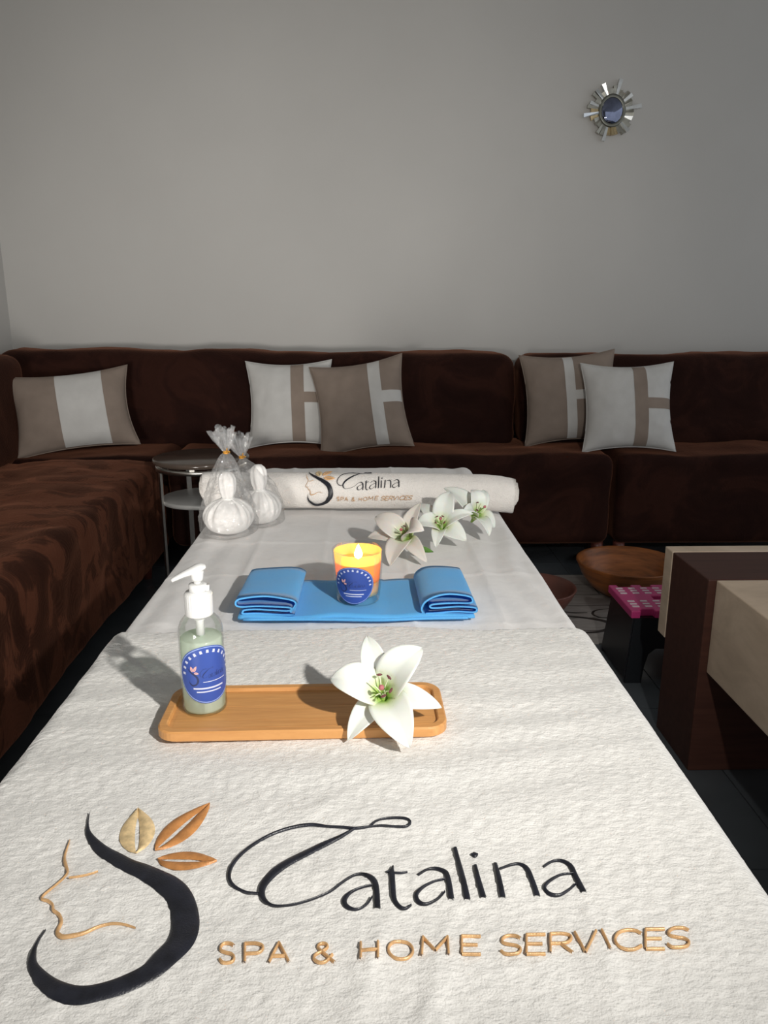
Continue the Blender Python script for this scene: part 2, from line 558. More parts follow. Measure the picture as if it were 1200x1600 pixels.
def tube(pts, radii, n=10, sub=4, flat=None):
    """Round tube along points, radius per point; flat=(a, b) squashes the section."""
    if not isinstance(radii, (list, tuple)):
        radii = [radii] * len(pts)
    Q = catmull([(*p, r) for p, r in zip(pts, radii)], sub) if len(pts) > 2 else [np.array((*p, r), float) for p, r in zip(pts, radii)]
    V = []
    up = np.array([0, 0, 1.0])
    for i, q in enumerate(Q):
        a, b = Q[max(0, i - 1)][:3], Q[min(len(Q) - 1, i + 1)][:3]
        t = (b - a) / (np.linalg.norm(b - a) + 1e-9)
        ref = up if abs(t[2]) < 0.95 else np.array([0, 1.0, 0])
        s = np.cross(t, ref); s /= np.linalg.norm(s)
        w = np.cross(s, t)
        fa, fb = flat if flat else (1, 1)
        for k in range(n):
            an = 2 * PI * k / n
            V.append(tuple(q[:3] + max(q[3], 1e-5) * (s * math.cos(an) * fa + w * math.sin(an) * fb)))
    m = len(Q)
    F = [(i * n + k, i * n + (k + 1) % n, (i + 1) * n + (k + 1) % n, (i + 1) * n + k) for i in range(m - 1) for k in range(n)]
    F.append(tuple(reversed(range(n))))
    F.append(tuple(range((m - 1) * n, m * n)))
    return V, F


def ribbon(pts, mapf, hgt, sub=6):
    """Raised satin-stitch band: pts = (u, v, width); mapf(u, v, h) -> xyz."""
    Q = catmull(pts, sub) if len(pts) > 2 else [np.array(pts[0], float) + (np.array(pts[1], float) - np.array(pts[0], float)) * k / 6 for k in range(7)]
    sec = [(-1, -0.6), (-0.8, 0.55), (-0.4, 0.92), (0, 1.0), (0.4, 0.92), (0.8, 0.55), (1, -0.6)]
    V = []
    for i, q in enumerate(Q):
        a, b = Q[max(0, i - 1)], Q[min(len(Q) - 1, i + 1)]
        t = (b - a)[:2]
        t = t / (np.linalg.norm(t) + 1e-12)
        nrm = np.array([-t[1], t[0]])
        hw = max(q[2], 1e-5) / 2
        for s, h in sec:
            p = q[:2] + nrm * hw * s
            V.append(mapf(p[0], p[1], h * hgt))
    k = len(sec)
    F = [(i * k + j, i * k + j + 1, (i + 1) * k + j + 1, (i + 1) * k + j) for i in range(len(Q) - 1) for j in range(k - 1)]
    return V, F


def leaf(bu, bv, tu, tv, hw, mapf, hgt, slit=0.13):
    """Two leaf halves with a slit for the midrib."""
    d = np.array([tu - bu, tv - bv])
    L = np.linalg.norm(d)
    t = d / L
    n = np.array([-t[1], t[0]])
    parts = []
    for side in (-1, 1):
        def fn(i, j):
            a = i / 14
            w = hw * math.sin(PI * min(1, a ** 0.85)) ** 0.8 + 1e-5
            s0 = slit * hw * max(0.0, math.sin(PI * min(1, a / 0.78))) ** 0.6
            s = s0 + (max(w, s0) - s0) * j / 4
            p = np.array([bu, bv]) + d * a + n * side * s
            h = (-0.5, 0.8, 1.0, 0.8, -0.5)[j]
            return mapf(p[0], p[1], h * hgt)
        V, F = grid(15, 5, fn)
        if side < 0:
            F = [tuple(reversed(f)) for f in F]
        parts.append((V, F))
    return merge(*parts)


def fbm(x, y, z, s, o=3):
    v, a = 0.0, 1.0
    for k in range(o):
        v += a * noise.noise(Vector((x * s, y * s, z * s + 7.3 * k)))
        s *= 2.03
        a *= 0.5
    return v


LOGO_STROKES = [
    ('black', 'swoosh', [(-0.0415, 0.3058, 0.0007), (-0.0331, 0.272, 0.0046), (-0.0204, 0.2428, 0.0131), (0.013, 0.2064, 0.0236), (0.0472, 0.1818, 0.0285), (0.0751, 0.1621, 0.0309), (0.1024, 0.1468, 0.0346), (0.1327, 0.127, 0.0376), (0.1608, 0.1067, 0.0415), (0.1837, 0.0834, 0.0419), (0.2005, 0.0513, 0.0434), (0.2107, 0.0148, 0.0446), (0.2097, -0.0179, 0.0455), (0.1959, -0.0454, 0.0429), (0.1779, -0.0741, 0.0358), (0.1499, -0.0941, 0.0331), (0.121, -0.1063, 0.0303), (0.0913, -0.1136, 0.0309), (0.0632, -0.1098, 0.0296), (0.0325, -0.0909, 0.0239), (0.0018, -0.0615, 0.0157), (-0.0087, -0.035, 0.0089), (-0.0105, -0.0129, 0.0033), (-0.0075, 0.0092, 0.0006)]),
    ('gold', 'face', [(-0.0509, 0.2281, 0.001), (-0.0446, 0.1861, 0.0044), (-0.0346, 0.1637, 0.0061), (-0.0237, 0.1441, 0.0042), (-0.0239, 0.1272, 0.003), (-0.0307, 0.107, 0.0027), (-0.0405, 0.0846, 0.0032), (-0.0401, 0.0745, 0.0036), (-0.0293, 0.0708, 0.005), (-0.0174, 0.0618, 0.0042), (-0.0112, 0.0498, 0.0048), (0.0025, 0.0392, 0.0054), (0.0108, 0.0246, 0.0055), (0.012, 0.0053, 0.0065), (0.0231, -0.0042, 0.0081), (0.0384, -0.0025, 0.0082), (0.055, 0.0033, 0.0067), (0.0724, 0.0154, 0.0048), (0.0919, 0.022, 0.0036), (0.1114, 0.0205, 0.0028), (0.1326, 0.013, 0.001)]),
    ('gold', 'brow', [(-0.015, 0.127, 0.0017), (0.0042, 0.1308, 0.0025), (0.0199, 0.1367, 0.002), (0.0297, 0.1428, 0.0012)]),
    ('black', 'letter_c', [(0.5065, 0.251, 0.0025), (0.5231, 0.2683, 0.0028), (0.5496, 0.2744, 0.0041), (0.5759, 0.2723, 0.005), (0.5853, 0.2618, 0.0039), (0.5765, 0.2504, 0.0048), (0.5553, 0.2499, 0.0035), (0.5293, 0.253, 0.0025), (0.5065, 0.251, 0.003)]),
    ('black', 'letter_c', [(0.5065, 0.251, 0.0035), (0.4968, 0.2497, 0.004), (0.4773, 0.2481, 0.006), (0.4545, 0.2521, 0.004), (0.4251, 0.2553, 0.005), (0.3987, 0.261, 0.0071), (0.3729, 0.258, 0.0069), (0.3415, 0.2472, 0.0066), (0.3145, 0.2307, 0.0065), (0.2895, 0.205, 0.0063), (0.2722, 0.1756, 0.0063), (0.2621, 0.1451, 0.007), (0.2628, 0.1197, 0.0071), (0.2739, 0.1011, 0.0062), (0.2949, 0.0874, 0.0046), (0.3185, 0.0829, 0.0031)]),
    ('black', 'letter_c', [(0.4773, 0.2466, 0.0035), (0.452, 0.2275, 0.0087), (0.4212, 0.2067, 0.0144), (0.3887, 0.1798, 0.0168), (0.3576, 0.1516, 0.0174), (0.3364, 0.1264, 0.0167), (0.3235, 0.1, 0.0135), (0.3255, 0.0781, 0.0106), (0.3385, 0.0604, 0.0055), (0.3561, 0.0543, 0.003), (0.3812, 0.0576, 0.003), (0.4115, 0.0684, 0.003), (0.4394, 0.0834, 0.0029), (0.4619, 0.105, 0.0029), (0.4793, 0.119, 0.0039), (0.4941, 0.122, 0.005), (0.5059, 0.1163, 0.0096), (0.5147, 0.1038, 0.0111), (0.5179, 0.0816, 0.0104), (0.5188, 0.045, 0.0107)]),
    ('black', 'letter_a', [(0.5102, 0.0957, 0.0028), (0.4913, 0.0901, 0.0031), (0.4741, 0.0806, 0.0049), (0.4643, 0.0672, 0.0089), (0.4661, 0.0538, 0.0087), (0.4776, 0.0448, 0.0059), (0.4902, 0.0457, 0.0032), (0.5029, 0.0567, 0.0023), (0.51, 0.07, 0.0019)]),
    ('black', 'letter_t', [(0.5358, 0.1261, 0.0023), (0.5435, 0.1323, 0.0049), (0.5483, 0.1421, 0.0026)]),
    ('black', 'letter_t', [(0.5471, 0.1421, 0.0036), (0.5448, 0.1259, 0.0107), (0.5453, 0.097, 0.0105), (0.5471, 0.0653, 0.0093), (0.555, 0.0499, 0.0073), (0.5647, 0.0459, 0.0052), (0.575, 0.0532, 0.0024)]),
    ('black', 'letter_t', [(0.5492, 0.125, 0.0025), (0.5612, 0.1247, 0.0029), (0.5724, 0.1274, 0.0021)]),
    ('black', 'letter_a', [(0.5903, 0.1196, 0.0029), (0.6071, 0.1348, 0.0036), (0.6233, 0.1384, 0.0067), (0.6383, 0.1296, 0.0102), (0.6422, 0.1103, 0.0102), (0.643, 0.064, 0.0106)]),
    ('black', 'letter_a', [(0.6356, 0.1104, 0.0026), (0.6164, 0.1038, 0.003), (0.596, 0.0899, 0.0046), (0.5844, 0.0745, 0.0077), (0.5883, 0.0592, 0.0079), (0.6011, 0.0554, 0.0049), (0.6207, 0.066, 0.0027), (0.6335, 0.0812, 0.0022)]),
    ('black', 'letter_l', [(0.663, 0.1921, 0.0084), (0.6658, 0.146, 0.0105), (0.6683, 0.1016, 0.0109), (0.67, 0.0634, 0.0114)]),
    ('black', 'letter_i', [(0.6933, 0.1425, 0.0072), (0.6942, 0.1064, 0.0102), (0.6976, 0.0669, 0.0108)]),
    ('black', 'letter_i', [(0.6902, 0.1699, 0.0018), (0.6959, 0.1703, 0.0142), (0.7025, 0.1708, 0.0018)]),
    ('black', 'letter_n', [(0.73, 0.1474, 0.0081), (0.7299, 0.111, 0.0102), (0.7296, 0.0661, 0.0106)]),
    ('black', 'letter_n', [(0.7356, 0.133, 0.0031), (0.7554, 0.1439, 0.0044), (0.7719, 0.1464, 0.0067), (0.7836, 0.1348, 0.0097), (0.7871, 0.1043, 0.0104), (0.7888, 0.0689, 0.0108)]),
    ('black', 'letter_a', [(0.8139, 0.1369, 0.0025), (0.8331, 0.1508, 0.0038), (0.8496, 0.1522, 0.0067), (0.8622, 0.1387, 0.0099), (0.8648, 0.1107, 0.0107), (0.8692, 0.0743, 0.0104)]),
    ('black', 'letter_a', [(0.863, 0.119, 0.0027), (0.8408, 0.1167, 0.0032), (0.8181, 0.1036, 0.0047), (0.805, 0.0889, 0.0061), (0.8094, 0.0746, 0.0076), (0.8256, 0.0706, 0.0051), (0.8455, 0.0816, 0.0028), (0.8605, 0.0945, 0.0023)]),
    ('gold', 'letter_s', [(0.296, -0.0294, 0.0048), (0.2892, -0.0242, 0.0052), (0.2797, -0.024, 0.0051), (0.2757, -0.0308, 0.0043), (0.2779, -0.0377, 0.0045), (0.2852, -0.0417, 0.005), (0.2938, -0.0445, 0.0048), (0.2996, -0.0509, 0.0041), (0.2985, -0.0587, 0.0045), (0.2909, -0.061, 0.0049), (0.2837, -0.0598, 0.0047), (0.2786, -0.0542, 0.0044)]),
    ('gold', 'letter_p', [(0.3175, -0.0616, 0.004), (0.312, -0.0252, 0.0042)]),
    ('gold', 'letter_p', [(0.312, -0.0252, 0.0053), (0.329, -0.0256, 0.0052), (0.3394, -0.0303, 0.0046), (0.341, -0.0377, 0.0043), (0.3348, -0.0441, 0.005), (0.3149, -0.0448, 0.0051)]),
    ('gold', 'letter_a', [(0.3535, -0.0624, 0.0042), (0.3648, -0.0252, 0.0043)]),
    ('gold', 'letter_a', [(0.3648, -0.0252, 0.0043), (0.3844, -0.0631, 0.0042)]),
    ('gold', 'letter_a', [(0.3583, -0.0508, 0.005), (0.377, -0.0512, 0.005)]),
    ('gold', 'letter_ampersand', [(0.4528, -0.0647, 0.0045), (0.4296, -0.0416, 0.0046), (0.4257, -0.0344, 0.0042), (0.4306, -0.0291, 0.0051), (0.4376, -0.03, 0.0049), (0.4406, -0.0358, 0.0042), (0.4348, -0.0428, 0.0047), (0.4232, -0.0502, 0.0046), (0.4214, -0.0578, 0.0042), (0.4292, -0.0642, 0.0049), (0.4392, -0.0627, 0.0047), (0.4488, -0.0501, 0.0045)]),
    ('gold', 'letter_h', [(0.4918, -0.0609, 0.0041), (0.4916, -0.028, 0.0042)]),
    ('gold', 'letter_h', [(0.5179, -0.0614, 0.0041), (0.5184, -0.0286, 0.0042)]),
    ('gold', 'letter_h', [(0.4917, -0.0447, 0.0051), (0.5182, -0.0453, 0.0051)]),
    ('gold', 'letter_o', [(0.5539, -0.0244, 0.0052), (0.5424, -0.027, 0.0049), (0.5354, -0.0362, 0.0043), (0.5351, -0.0465, 0.0042), (0.5415, -0.0557, 0.0048), (0.5524, -0.0587, 0.005), (0.5636, -0.0562, 0.0048), (0.5708, -0.0473, 0.0042), (0.5714, -0.037, 0.0043), (0.5652, -0.0275, 0.0049), (0.5539, -0.0244, 0.0052)]),
    ('gold', 'letter_m', [(0.5848, -0.0522, 0.0041), (0.5894, -0.0138, 0.0042)]),
    ('gold', 'letter_m', [(0.5894, -0.0138, 0.0046), (0.6063, -0.0433, 0.0045)]),
    ('gold', 'letter_m', [(0.6063, -0.0433, 0.0045), (0.6283, -0.0147, 0.0046)]),
    ('gold', 'letter_m', [(0.6283, -0.0147, 0.0042), (0.6261, -0.0531, 0.0041)]),
    ('gold', 'letter_e', [(0.6465, -0.05, 0.0041), (0.651, -0.0126, 0.0042)]),
    ('gold', 'letter_e', [(0.651, -0.0126, 0.0054), (0.6807, -0.0133, 0.0054)]),
    ('gold', 'letter_e', [(0.6488, -0.0308, 0.0052), (0.6733, -0.0314, 0.0052)]),
    ('gold', 'letter_e', [(0.6465, -0.05, 0.0051), (0.6753, -0.0506, 0.0051)]),
    ('gold', 'letter_s', [(0.7427, -0.0194, 0.0051), (0.7354, -0.014, 0.0053), (0.7221, -0.0137, 0.0053), (0.7135, -0.0207, 0.0044), (0.7136, -0.0278, 0.0047), (0.7222, -0.0318, 0.0051), (0.7331, -0.0348, 0.005), (0.7384, -0.0414, 0.0042), (0.7336, -0.0493, 0.0048), (0.7218, -0.0517, 0.0051), (0.7123, -0.0503, 0.0049), (0.7075, -0.0446, 0.0047)]),
    ('gold', 'letter_e', [(0.7454, -0.0522, 0.0041), (0.7535, -0.0123, 0.0042)]),
    ('gold', 'letter_e', [(0.7535, -0.0123, 0.0054), (0.7833, -0.013, 0.0054)]),
    ('gold', 'letter_e', [(0.7495, -0.0318, 0.0052), (0.7741, -0.0324, 0.0052)]),
    ('gold', 'letter_e', [(0.7454, -0.0522, 0.0051), (0.7742, -0.0529, 0.0051)]),
    ('gold', 'letter_r', [(0.7826, -0.0506, 0.0041), (0.7917, -0.0119, 0.0043)]),
    ('gold', 'letter_r', [(0.7917, -0.0119, 0.0054), (0.8117, -0.0124, 0.0054), (0.822, -0.0174, 0.0047), (0.8198, -0.0261, 0.0046), (0.8087, -0.0321, 0.0052), (0.7869, -0.0323, 0.0052)]),
    ('gold', 'letter_r', [(0.8028, -0.0327, 0.0047), (0.8169, -0.0514, 0.0046)]),
    ('gold', 'letter_v', [(0.8308, -0.0102, 0.0044), (0.8361, -0.0518, 0.0043)]),
    ('gold', 'letter_v', [(0.8361, -0.0518, 0.0043), (0.8643, -0.011, 0.0044)]),
    ('gold', 'letter_i', [(0.876, -0.0491, 0.0043), (0.8738, -0.0099, 0.0044)]),
    ('gold', 'letter_c', [(0.9353, -0.0159, 0.0051), (0.9274, -0.0097, 0.0054), (0.9146, -0.0082, 0.0054), (0.8996, -0.0139, 0.0048), (0.8896, -0.0276, 0.0042), (0.8908, -0.0412, 0.0047), (0.9017, -0.0472, 0.0051), (0.9148, -0.0464, 0.005), (0.9268, -0.0401, 0.0049)]),
    ('gold', 'letter_e', [(0.931, -0.0466, 0.0041), (0.9448, -0.0075, 0.0043)]),
    ('gold', 'letter_e', [(0.9448, -0.0075, 0.0055), (0.9748, -0.0082, 0.0055)]),
    ('gold', 'letter_e', [(0.9381, -0.0266, 0.0053), (0.9628, -0.0272, 0.0053)]),
    ('gold', 'letter_e', [(0.931, -0.0466, 0.0051), (0.96, -0.0473, 0.0051)]),
    ('gold', 'letter_s', [(1.0123, -0.0125, 0.0052), (1.0053, -0.0071, 0.0054), (0.9906, -0.0068, 0.0054), (0.9797, -0.0138, 0.0045), (0.9784, -0.021, 0.0049), (0.9871, -0.0252, 0.0052), (0.9986, -0.0282, 0.0051), (1.0031, -0.035, 0.0043), (0.9962, -0.043, 0.0049), (0.9827, -0.0453, 0.0051), (0.9725, -0.044, 0.005), (0.9682, -0.0381, 0.0048)]),
]
LOGO_LEAVES = [(0.0821, 0.1933, 0.0496, 0.3182, 0.0324), (0.1137, 0.1999, 0.1886, 0.3303, 0.03), (0.1253, 0.1733, 0.234, 0.162, 0.0267)]

# ------------------------------------------------------------------ authoring in world coordinates


def root_of(o):
    while o.parent is not None:
        o = o.parent
    return o


def W(name, vf, mat, parent, smooth=True, label=None, kind=None):
    """Part authored in world coordinates under an unrotated thing."""
    L = root_of(parent).location
    V = [(v[0] - L[0], v[1] - L[1], v[2] - L[2]) for v in vf[0]]
    return mesh_obj(name, V, vf[1], mat, parent, smooth, kind, label)


def structure(name, vf, mat, smooth=False, parent=None):
    o = mesh_obj(name, vf[0], vf[1], mat, parent, smooth)
    if parent is None:
        o['kind'] = 'structure'
    return o


# ------------------------------------------------------------------ the room
XL, YB, ZC = -1.614, 3.62, 2.62
structure('wall_back', box(XL - 0.1, 3.0, YB, YB + 0.1, -0.05, ZC), 'wall_paint')
structure('wall_left', box(XL - 0.1, XL, -1.6, YB, -0.05, ZC), 'wall_paint')
structure('ceiling', box(XL - 0.1, 3.0, -1.6, YB + 0.1, ZC, ZC + 0.08), 'ceiling_paint')
structure('rear_ambient_blocker', box(XL - 0.1, 0.05, -1.7, -1.6, -0.05, ZC), 'wall_paint')  # unseen half wall, added to keep ambient light out of the bed-sofa gap
floor = structure('floor', box(XL, 3.0, -1.6, YB, -0.05, -0.0035), 'grout')
tile_mesh = None
xs = [-1.6 + 0.6 * k for k in range(8)]
ys = [-1.8 + 0.6 * k for k in range(10)]
for x in xs:
    for y in ys:
        a, b = max(x + 0.0015, XL), min(x + 0.5985, 3.0)
        c, d = max(y + 0.0015, -1.6), min(y + 0.5985, YB)
        if b - a < 0.02 or d - c < 0.02:
            continue
        t = mesh_obj('floor_tile', *box(a, b, c, d, -0.0035, 0.0), 'tile', floor, False)

# ------------------------------------------------------------------ sofa sections


def sofa_noise(p, n, amp, s=3.0):
    k = fbm(p[0] + 3, p[1], p[2], s, 3) * amp + fbm(p[0], p[1] + 5, p[2], s * 3.5, 2) * amp * 0.35
    return p + n * k


def seat_warp(p, n):
    q = sofa_noise(p, n, 0.012, 2.6)
    if p[2] < 0.12:
        q[2] = p[2]
    return q


def sofa_leg(parent, x, y):
    W('leg', shift(lathe([(0.018, 0.0), (0.024, 0.07), (0.024, 0.092)], 14), (x, y, 0)), 'wood_dark_leg', parent, True)


SB = 0.088


def back_warp(y_front, lean, low=0.46):
    def f(p, n):
        q = np.array(p, float)
        q = sofa_noise(q, n, 0.014, 2.2)
        if n[1] < -0.3 or True:
            # soft pulled folds near the seat line
            wv = math.exp(-((p[2] - 0.53) / 0.06) ** 2)
            q[1] += wv * 0.006 * math.sin((p[0] * 3 + p[2] * 60))
        q[1] += (p[2] - low) * lean
        q[2] += 0.008 * fbm(p[0], 0.3, 0, 1.3, 2) * (p[2] > 0.7)
        if p[2] > 0.7 and p[0] < -0.4:
            q[2] += 0.012 * min(1, (-0.4 - p[0]) / 0.8)
        return q
    return f


sofa_main = thing('sofa_section', 'long dark brown velvet sofa section along the back wall behind the massage bed', 'sofa', (0.1, 3.28, 0))
W('seat', roundbox(-0.785, 0.985, 2.962, 3.50, SB, 0.458, 0.045, 0.035, seat_warp), 'velvet_brown', sofa_main)
W('backrest', roundbox(-1.59, 0.648, 3.275, 3.52, 0.42, 0.836, 0.07, 0.03, back_warp(3.275, 0.2)), 'velvet_brown', sofa_main)
for lx, ly in ((-0.68, 3.02), (0.945, 3.01), (-0.68, 3.44), (0.93, 3.44)):
    sofa_leg(sofa_main, lx, ly)

sofa_right = thing('sofa_section', 'dark brown velvet sofa section behind the stone and wood coffee table', 'sofa', (1.6, 3.28, 0))
W('seat', roundbox(0.998, 2.35, 2.968, 3.50, SB, 0.458, 0.04, 0.04, seat_warp), 'velvet_brown', sofa_right)
W('backrest', roundbox(0.668, 2.35, 3.285, 3.52, 0.42, 0.832, 0.07, 0.035, back_warp(3.285, 0.2)), 'velvet_brown', sofa_right)
for lx, ly in ((1.035, 3.01), (2.28, 3.01), (1.05, 3.44), (2.28, 3.44)):
    sofa_leg(sofa_right, lx, ly)

sofa_left = thing('sofa_section', 'dark brown velvet sofa section along the side wall with brushed patches on its seat', 'sofa', (-1.2, 1.7, 0))


def left_seat_warp(p, n):
    q = sofa_noise(p, n, 0.014, 2.8)
    q = q + n * 0.004 * fbm(p[0], p[1], p[2], 16, 2)
    if p[2] < 0.12:
        q[2] = p[2]
    q[0] += 0.05 * max(0.0, (2.2 - p[1]) / 2.0) * (p[0] > -1.0) * max(0, (p[0] + 1.0) / 0.2)
    return q


def left_back_warp(p, n):
    q = sofa_noise(np.array(p, float), n, 0.014, 2.4)
    q[0] -= (p[2] - 0.46) * 0.12
    q[2] += 0.006 * fbm(p[1], 0.3, 0, 1.3, 2) * (p[2] > 0.7)
    return q


W('seat', roundbox(-1.585, -0.775, 0.0, 2.945, SB, 0.458, 0.05, 0.03, left_seat_warp), 'velvet_brown_brushed_lit', sofa_left)
W('backrest', roundbox(-1.555, -1.36, 0.0, 3.24, 0.42, 0.845, 0.06, 0.04, left_back_warp), 'velvet_brown', sofa_left)
W('corner_seat', roundbox(-1.585, -0.80, 2.952, 3.50, SB, 0.456, 0.04, 0.04, seat_warp), 'velvet_brown', sofa_left)
for lx, ly in ((-0.86, 0.08), (-0.86, 2.86), (-1.50, 0.08), (-1.50, 3.44)):
    sofa_leg(sofa_left, lx, ly)

# ------------------------------------------------------------------ cushions


def cushion_pt(w, h, t, u, v, side, off=0.0, seed=0.0):
    px = w / 2 * u * (1 - 0.12 * (1 - v * v) * abs(u) ** 2.5)
    pz = h / 2 * v * (1 - 0.12 * (1 - u * u) * abs(v) ** 2.5)
    f = max(0.0, (1 - abs(u) ** 2.6) * (1 - abs(v) ** 2.6))
    th = t / 2 * f ** 0.6
    wr = 0.006 * fbm(u * 1.3 + seed, v * 1.3, side, 1.6, 3) * min(1, f * 3)
    return (px, -side * (th + wr + off + 0.002 * (1 - min(1, f * 6))), pz)


def cushion_face(w, h, t, side, off, u0, u1, v0, v1, nu, nv, seed):
    return grid(nu, nv, lambda i, j: cushion_pt(w, h, t, u0 + (u1 - u0) * i / (nu - 1), v0 + (v1 - v0) * j / (nv - 1), side, off, seed))


def cushion(label, w, h, t, loc, yaw, lean, roll, body, band, bands, seed):
    c = thing('throw_cushion', label, 'cushion', loc, (0, 0, 0), 'cushions on the sofa')
    M = Matrix.Rotation(yaw, 4, 'Z') @ Matrix.Rotation(-lean, 4, 'X') @ Matrix.Rotation(roll, 4, 'Y')
    a = cushion_face(w, h, t, 1, 0, -1, 1, -1, 1, 41, 41, seed)
    b = cushion_face(w, h, t, -1, 0, -1, 1, -1, 1, 41, 41, seed)
    b = (b[0], [tuple(reversed(f)) for f in b[1]])
    # the two faces meet along the seam
    seam = []
    ring = [(i, 0) for i in range(40)] + [(40, j) for j in range(40)] + [(40 - i, 40) for i in range(40)] + [(0, 40 - j) for j in range(40)]
    nb = 41 * 41
    for k in range(len(ring)):
        i0, j0 = ring[k]
        i1, j1 = ring[(k + 1) % len(ring)]
        seam.append((i0 * 41 + j0, nb + i0 * 41 + j0, nb + i1 * 41 + j1, i1 * 41 + j1))
    V, F = merge(a, b)
    F += seam
    mesh_obj('cover', *xform((V, F), M), body, c)
    pipe = [M @ Vector((cushion_pt(w, h, t, -1 + i / 20, -1 + j / 20, 1, 0, seed)[0], 0, cushion_pt(w, h, t, -1 + i / 20, -1 + j / 20, 1, 0, seed)[2])) for i, j in ring[::2]]
    pipe.append(pipe[0])
    mesh_obj('seam', *tube([tuple(p) for p in pipe], 0.0028, 6, 1), body, c)
    for (u0, u1, v0, v1) in bands:
        mesh_obj('band', *xform(cushion_face(w, h, t, 1, 0.0016, u0, u1, v0, v1, 13, 31, seed), M), band, c, label='contrasting fabric band')
    return c


cushion('taupe lumbar cushion with a wide pale middle panel in the sofa corner', 0.475, 0.335, 0.15, (-1.185, 3.13, 0.618), R(16), R(20), R(-5), 'cushion_taupe', 'cushion_white', [(-0.2, 0.55, -0.985, 0.985)], 1.0)
cushion('pale square cushion with a taupe band, half behind the taupe cushion', 0.36, 0.365, 0.13, (-0.32, 3.235, 0.635), R(3), R(17), R(-1), 'cushion_white', 'cushion_taupe', [(0.04, 0.34, -0.985, 0.985), (0.34, 0.985, -0.04, 0.2)], 2.3)
cushion('tilted taupe square cushion with a pale T-shaped band', 0.385, 0.385, 0.13, (-0.022, 3.135, 0.635), R(-6), R(19), R(-9), 'cushion_taupe', 'cushion_white', [(0.24, 0.5, -0.985, 0.985), (0.5, 0.985, -0.05, 0.2)], 3.1)
cushion('taupe square cushion with a pale stripe, behind the pale one', 0.40, 0.39, 0.12, (0.855, 3.235, 0.655), R(-4), R(16), R(-4), 'cushion_taupe', 'cushion_white', [(-0.12, 0.08, -0.985, 0.985), (0.08, 0.985, -0.08, 0.12)], 4.7)
cushion('pale square cushion with a taupe T-shaped band, foremost on the right', 0.375, 0.365, 0.13, (1.058, 3.095, 0.633), R(-3), R(17), R(-1), 'cushion_white', 'cushion_taupe', [(0.06, 0.34, -0.985, 0.985), (0.34, 0.985, -0.09, 0.15)], 5.9)

# ------------------------------------------------------------------ sunburst mirror on the wall
mir = thing('sunburst_mirror', 'small sunburst mirror with metallic rays hung high on the back wall', 'mirror', (1.060, YB, 1.843))
rr = random.Random(11)
nr = 38
longs = {1: 0.128, 12: 0.112, 14: 0.108, 20: 0.124, 27: 0.122, 33: 0.110, 8: 0.126}
for k in range(nr):
    a = 2 * PI * k / nr
    ln = longs.get(k, rr.uniform(0.082, 0.108))
    w0, w1 = 0.0042, 0.0072 + rr.uniform(-0.0008, 0.0016)
    yo = rr.uniform(-0.006, 0.004)
    V = []
    for d, w in ((0.045, w0), (ln, w1)):
        for s in (-1, 1):
            for y in (-0.020 + yo, -0.004):
                p = Vector((d, 0, s * w))
                V.append((p.x * math.cos(a) - p.z * math.sin(a), y - (0.008 if d > 0.06 else 0.0) * rr.choice((0.4, 1)), p.x * math.sin(a) + p.z * math.cos(a)))
    F = [(0, 1, 3, 2), (4, 6, 7, 5), (0, 4, 5, 1), (2, 3, 7, 6), (0, 2, 6, 4), (1, 5, 7, 3)]
    m = 'mirror_ray_pale' if k in longs or rr.random() < 0.12 else ('mirror_ray_gold' if k in (19, 21, 28, 29, 30) else 'mirror_ray_silver')
    if k == 20:
        m = 'mirror_ray_polished'
    mesh_obj('ray', V, F, m, mir, False)
mesh_obj('backing', *xform(lathe([(0.070, 0), (0.070, 0.010)], 32), Matrix.Rotation(R(90), 4, 'X')), 'mirror_ring', mir)
oval = Matrix.Diagonal((0.94, 1.0, 1.06, 1.0)) @ Matrix.Rotation(R(90), 4, 'X')
mesh_obj('ring', *xform(lathe([(0.060, 0.010), (0.063, 0.020), (0.062, 0.026), (0.056, 0.029), (0.049, 0.026)], 40, cap=False), oval), 'mirror_ring', mir)
mesh_obj('mirror_glass', *xform(lathe([(0.0505 * math.cos(t), 0.022 + 0.012 * math.sin(t)) for t in [R(90) * i / 8 for i in range(9)]][:-1] + [(0.0005, 0.034)], 40, cap=False), oval), 'mirror_glass', mir)

# ------------------------------------------------------------------ massage bed, sheet, towel
CX, HW = -0.021, 0.303       # bed centre line and half width
bed = thing('massage_bed', 'padded massage bed hidden under the white sheet and towel', 'massage table', (CX, 1.05, 0))
W('cushion', roundbox(CX - HW + 0.006, CX + HW - 0.006, 0.06, 2.005, 0.535, 0.5905, 0.028, 0.12), 'bed_vinyl', bed)
fr = W('frame', merge(box(CX - 0.27, CX - 0.245, 0.1, 1.97, 0.48, 0.54), box(CX + 0.245, CX + 0.27, 0.1, 1.97, 0.48, 0.54), box(CX - 0.245, CX + 0.245, 0.1, 0.13, 0.48, 0.54), box(CX - 0.245, CX + 0.245, 1.94, 1.97, 0.48, 0.54), box(CX - 0.245, CX + 0.245, 1.02, 1.05, 0.48, 0.54)), 'bed_frame_wood', bed, False)
for lx in (-0.235, 0.235):
    for ly in (0.2, 1.87):
        W('leg', box(CX + lx - 0.02, CX + lx + 0.02, ly - 0.02, ly + 0.02, 0.0, 0.50), 'bed_frame_wood', bed, False)


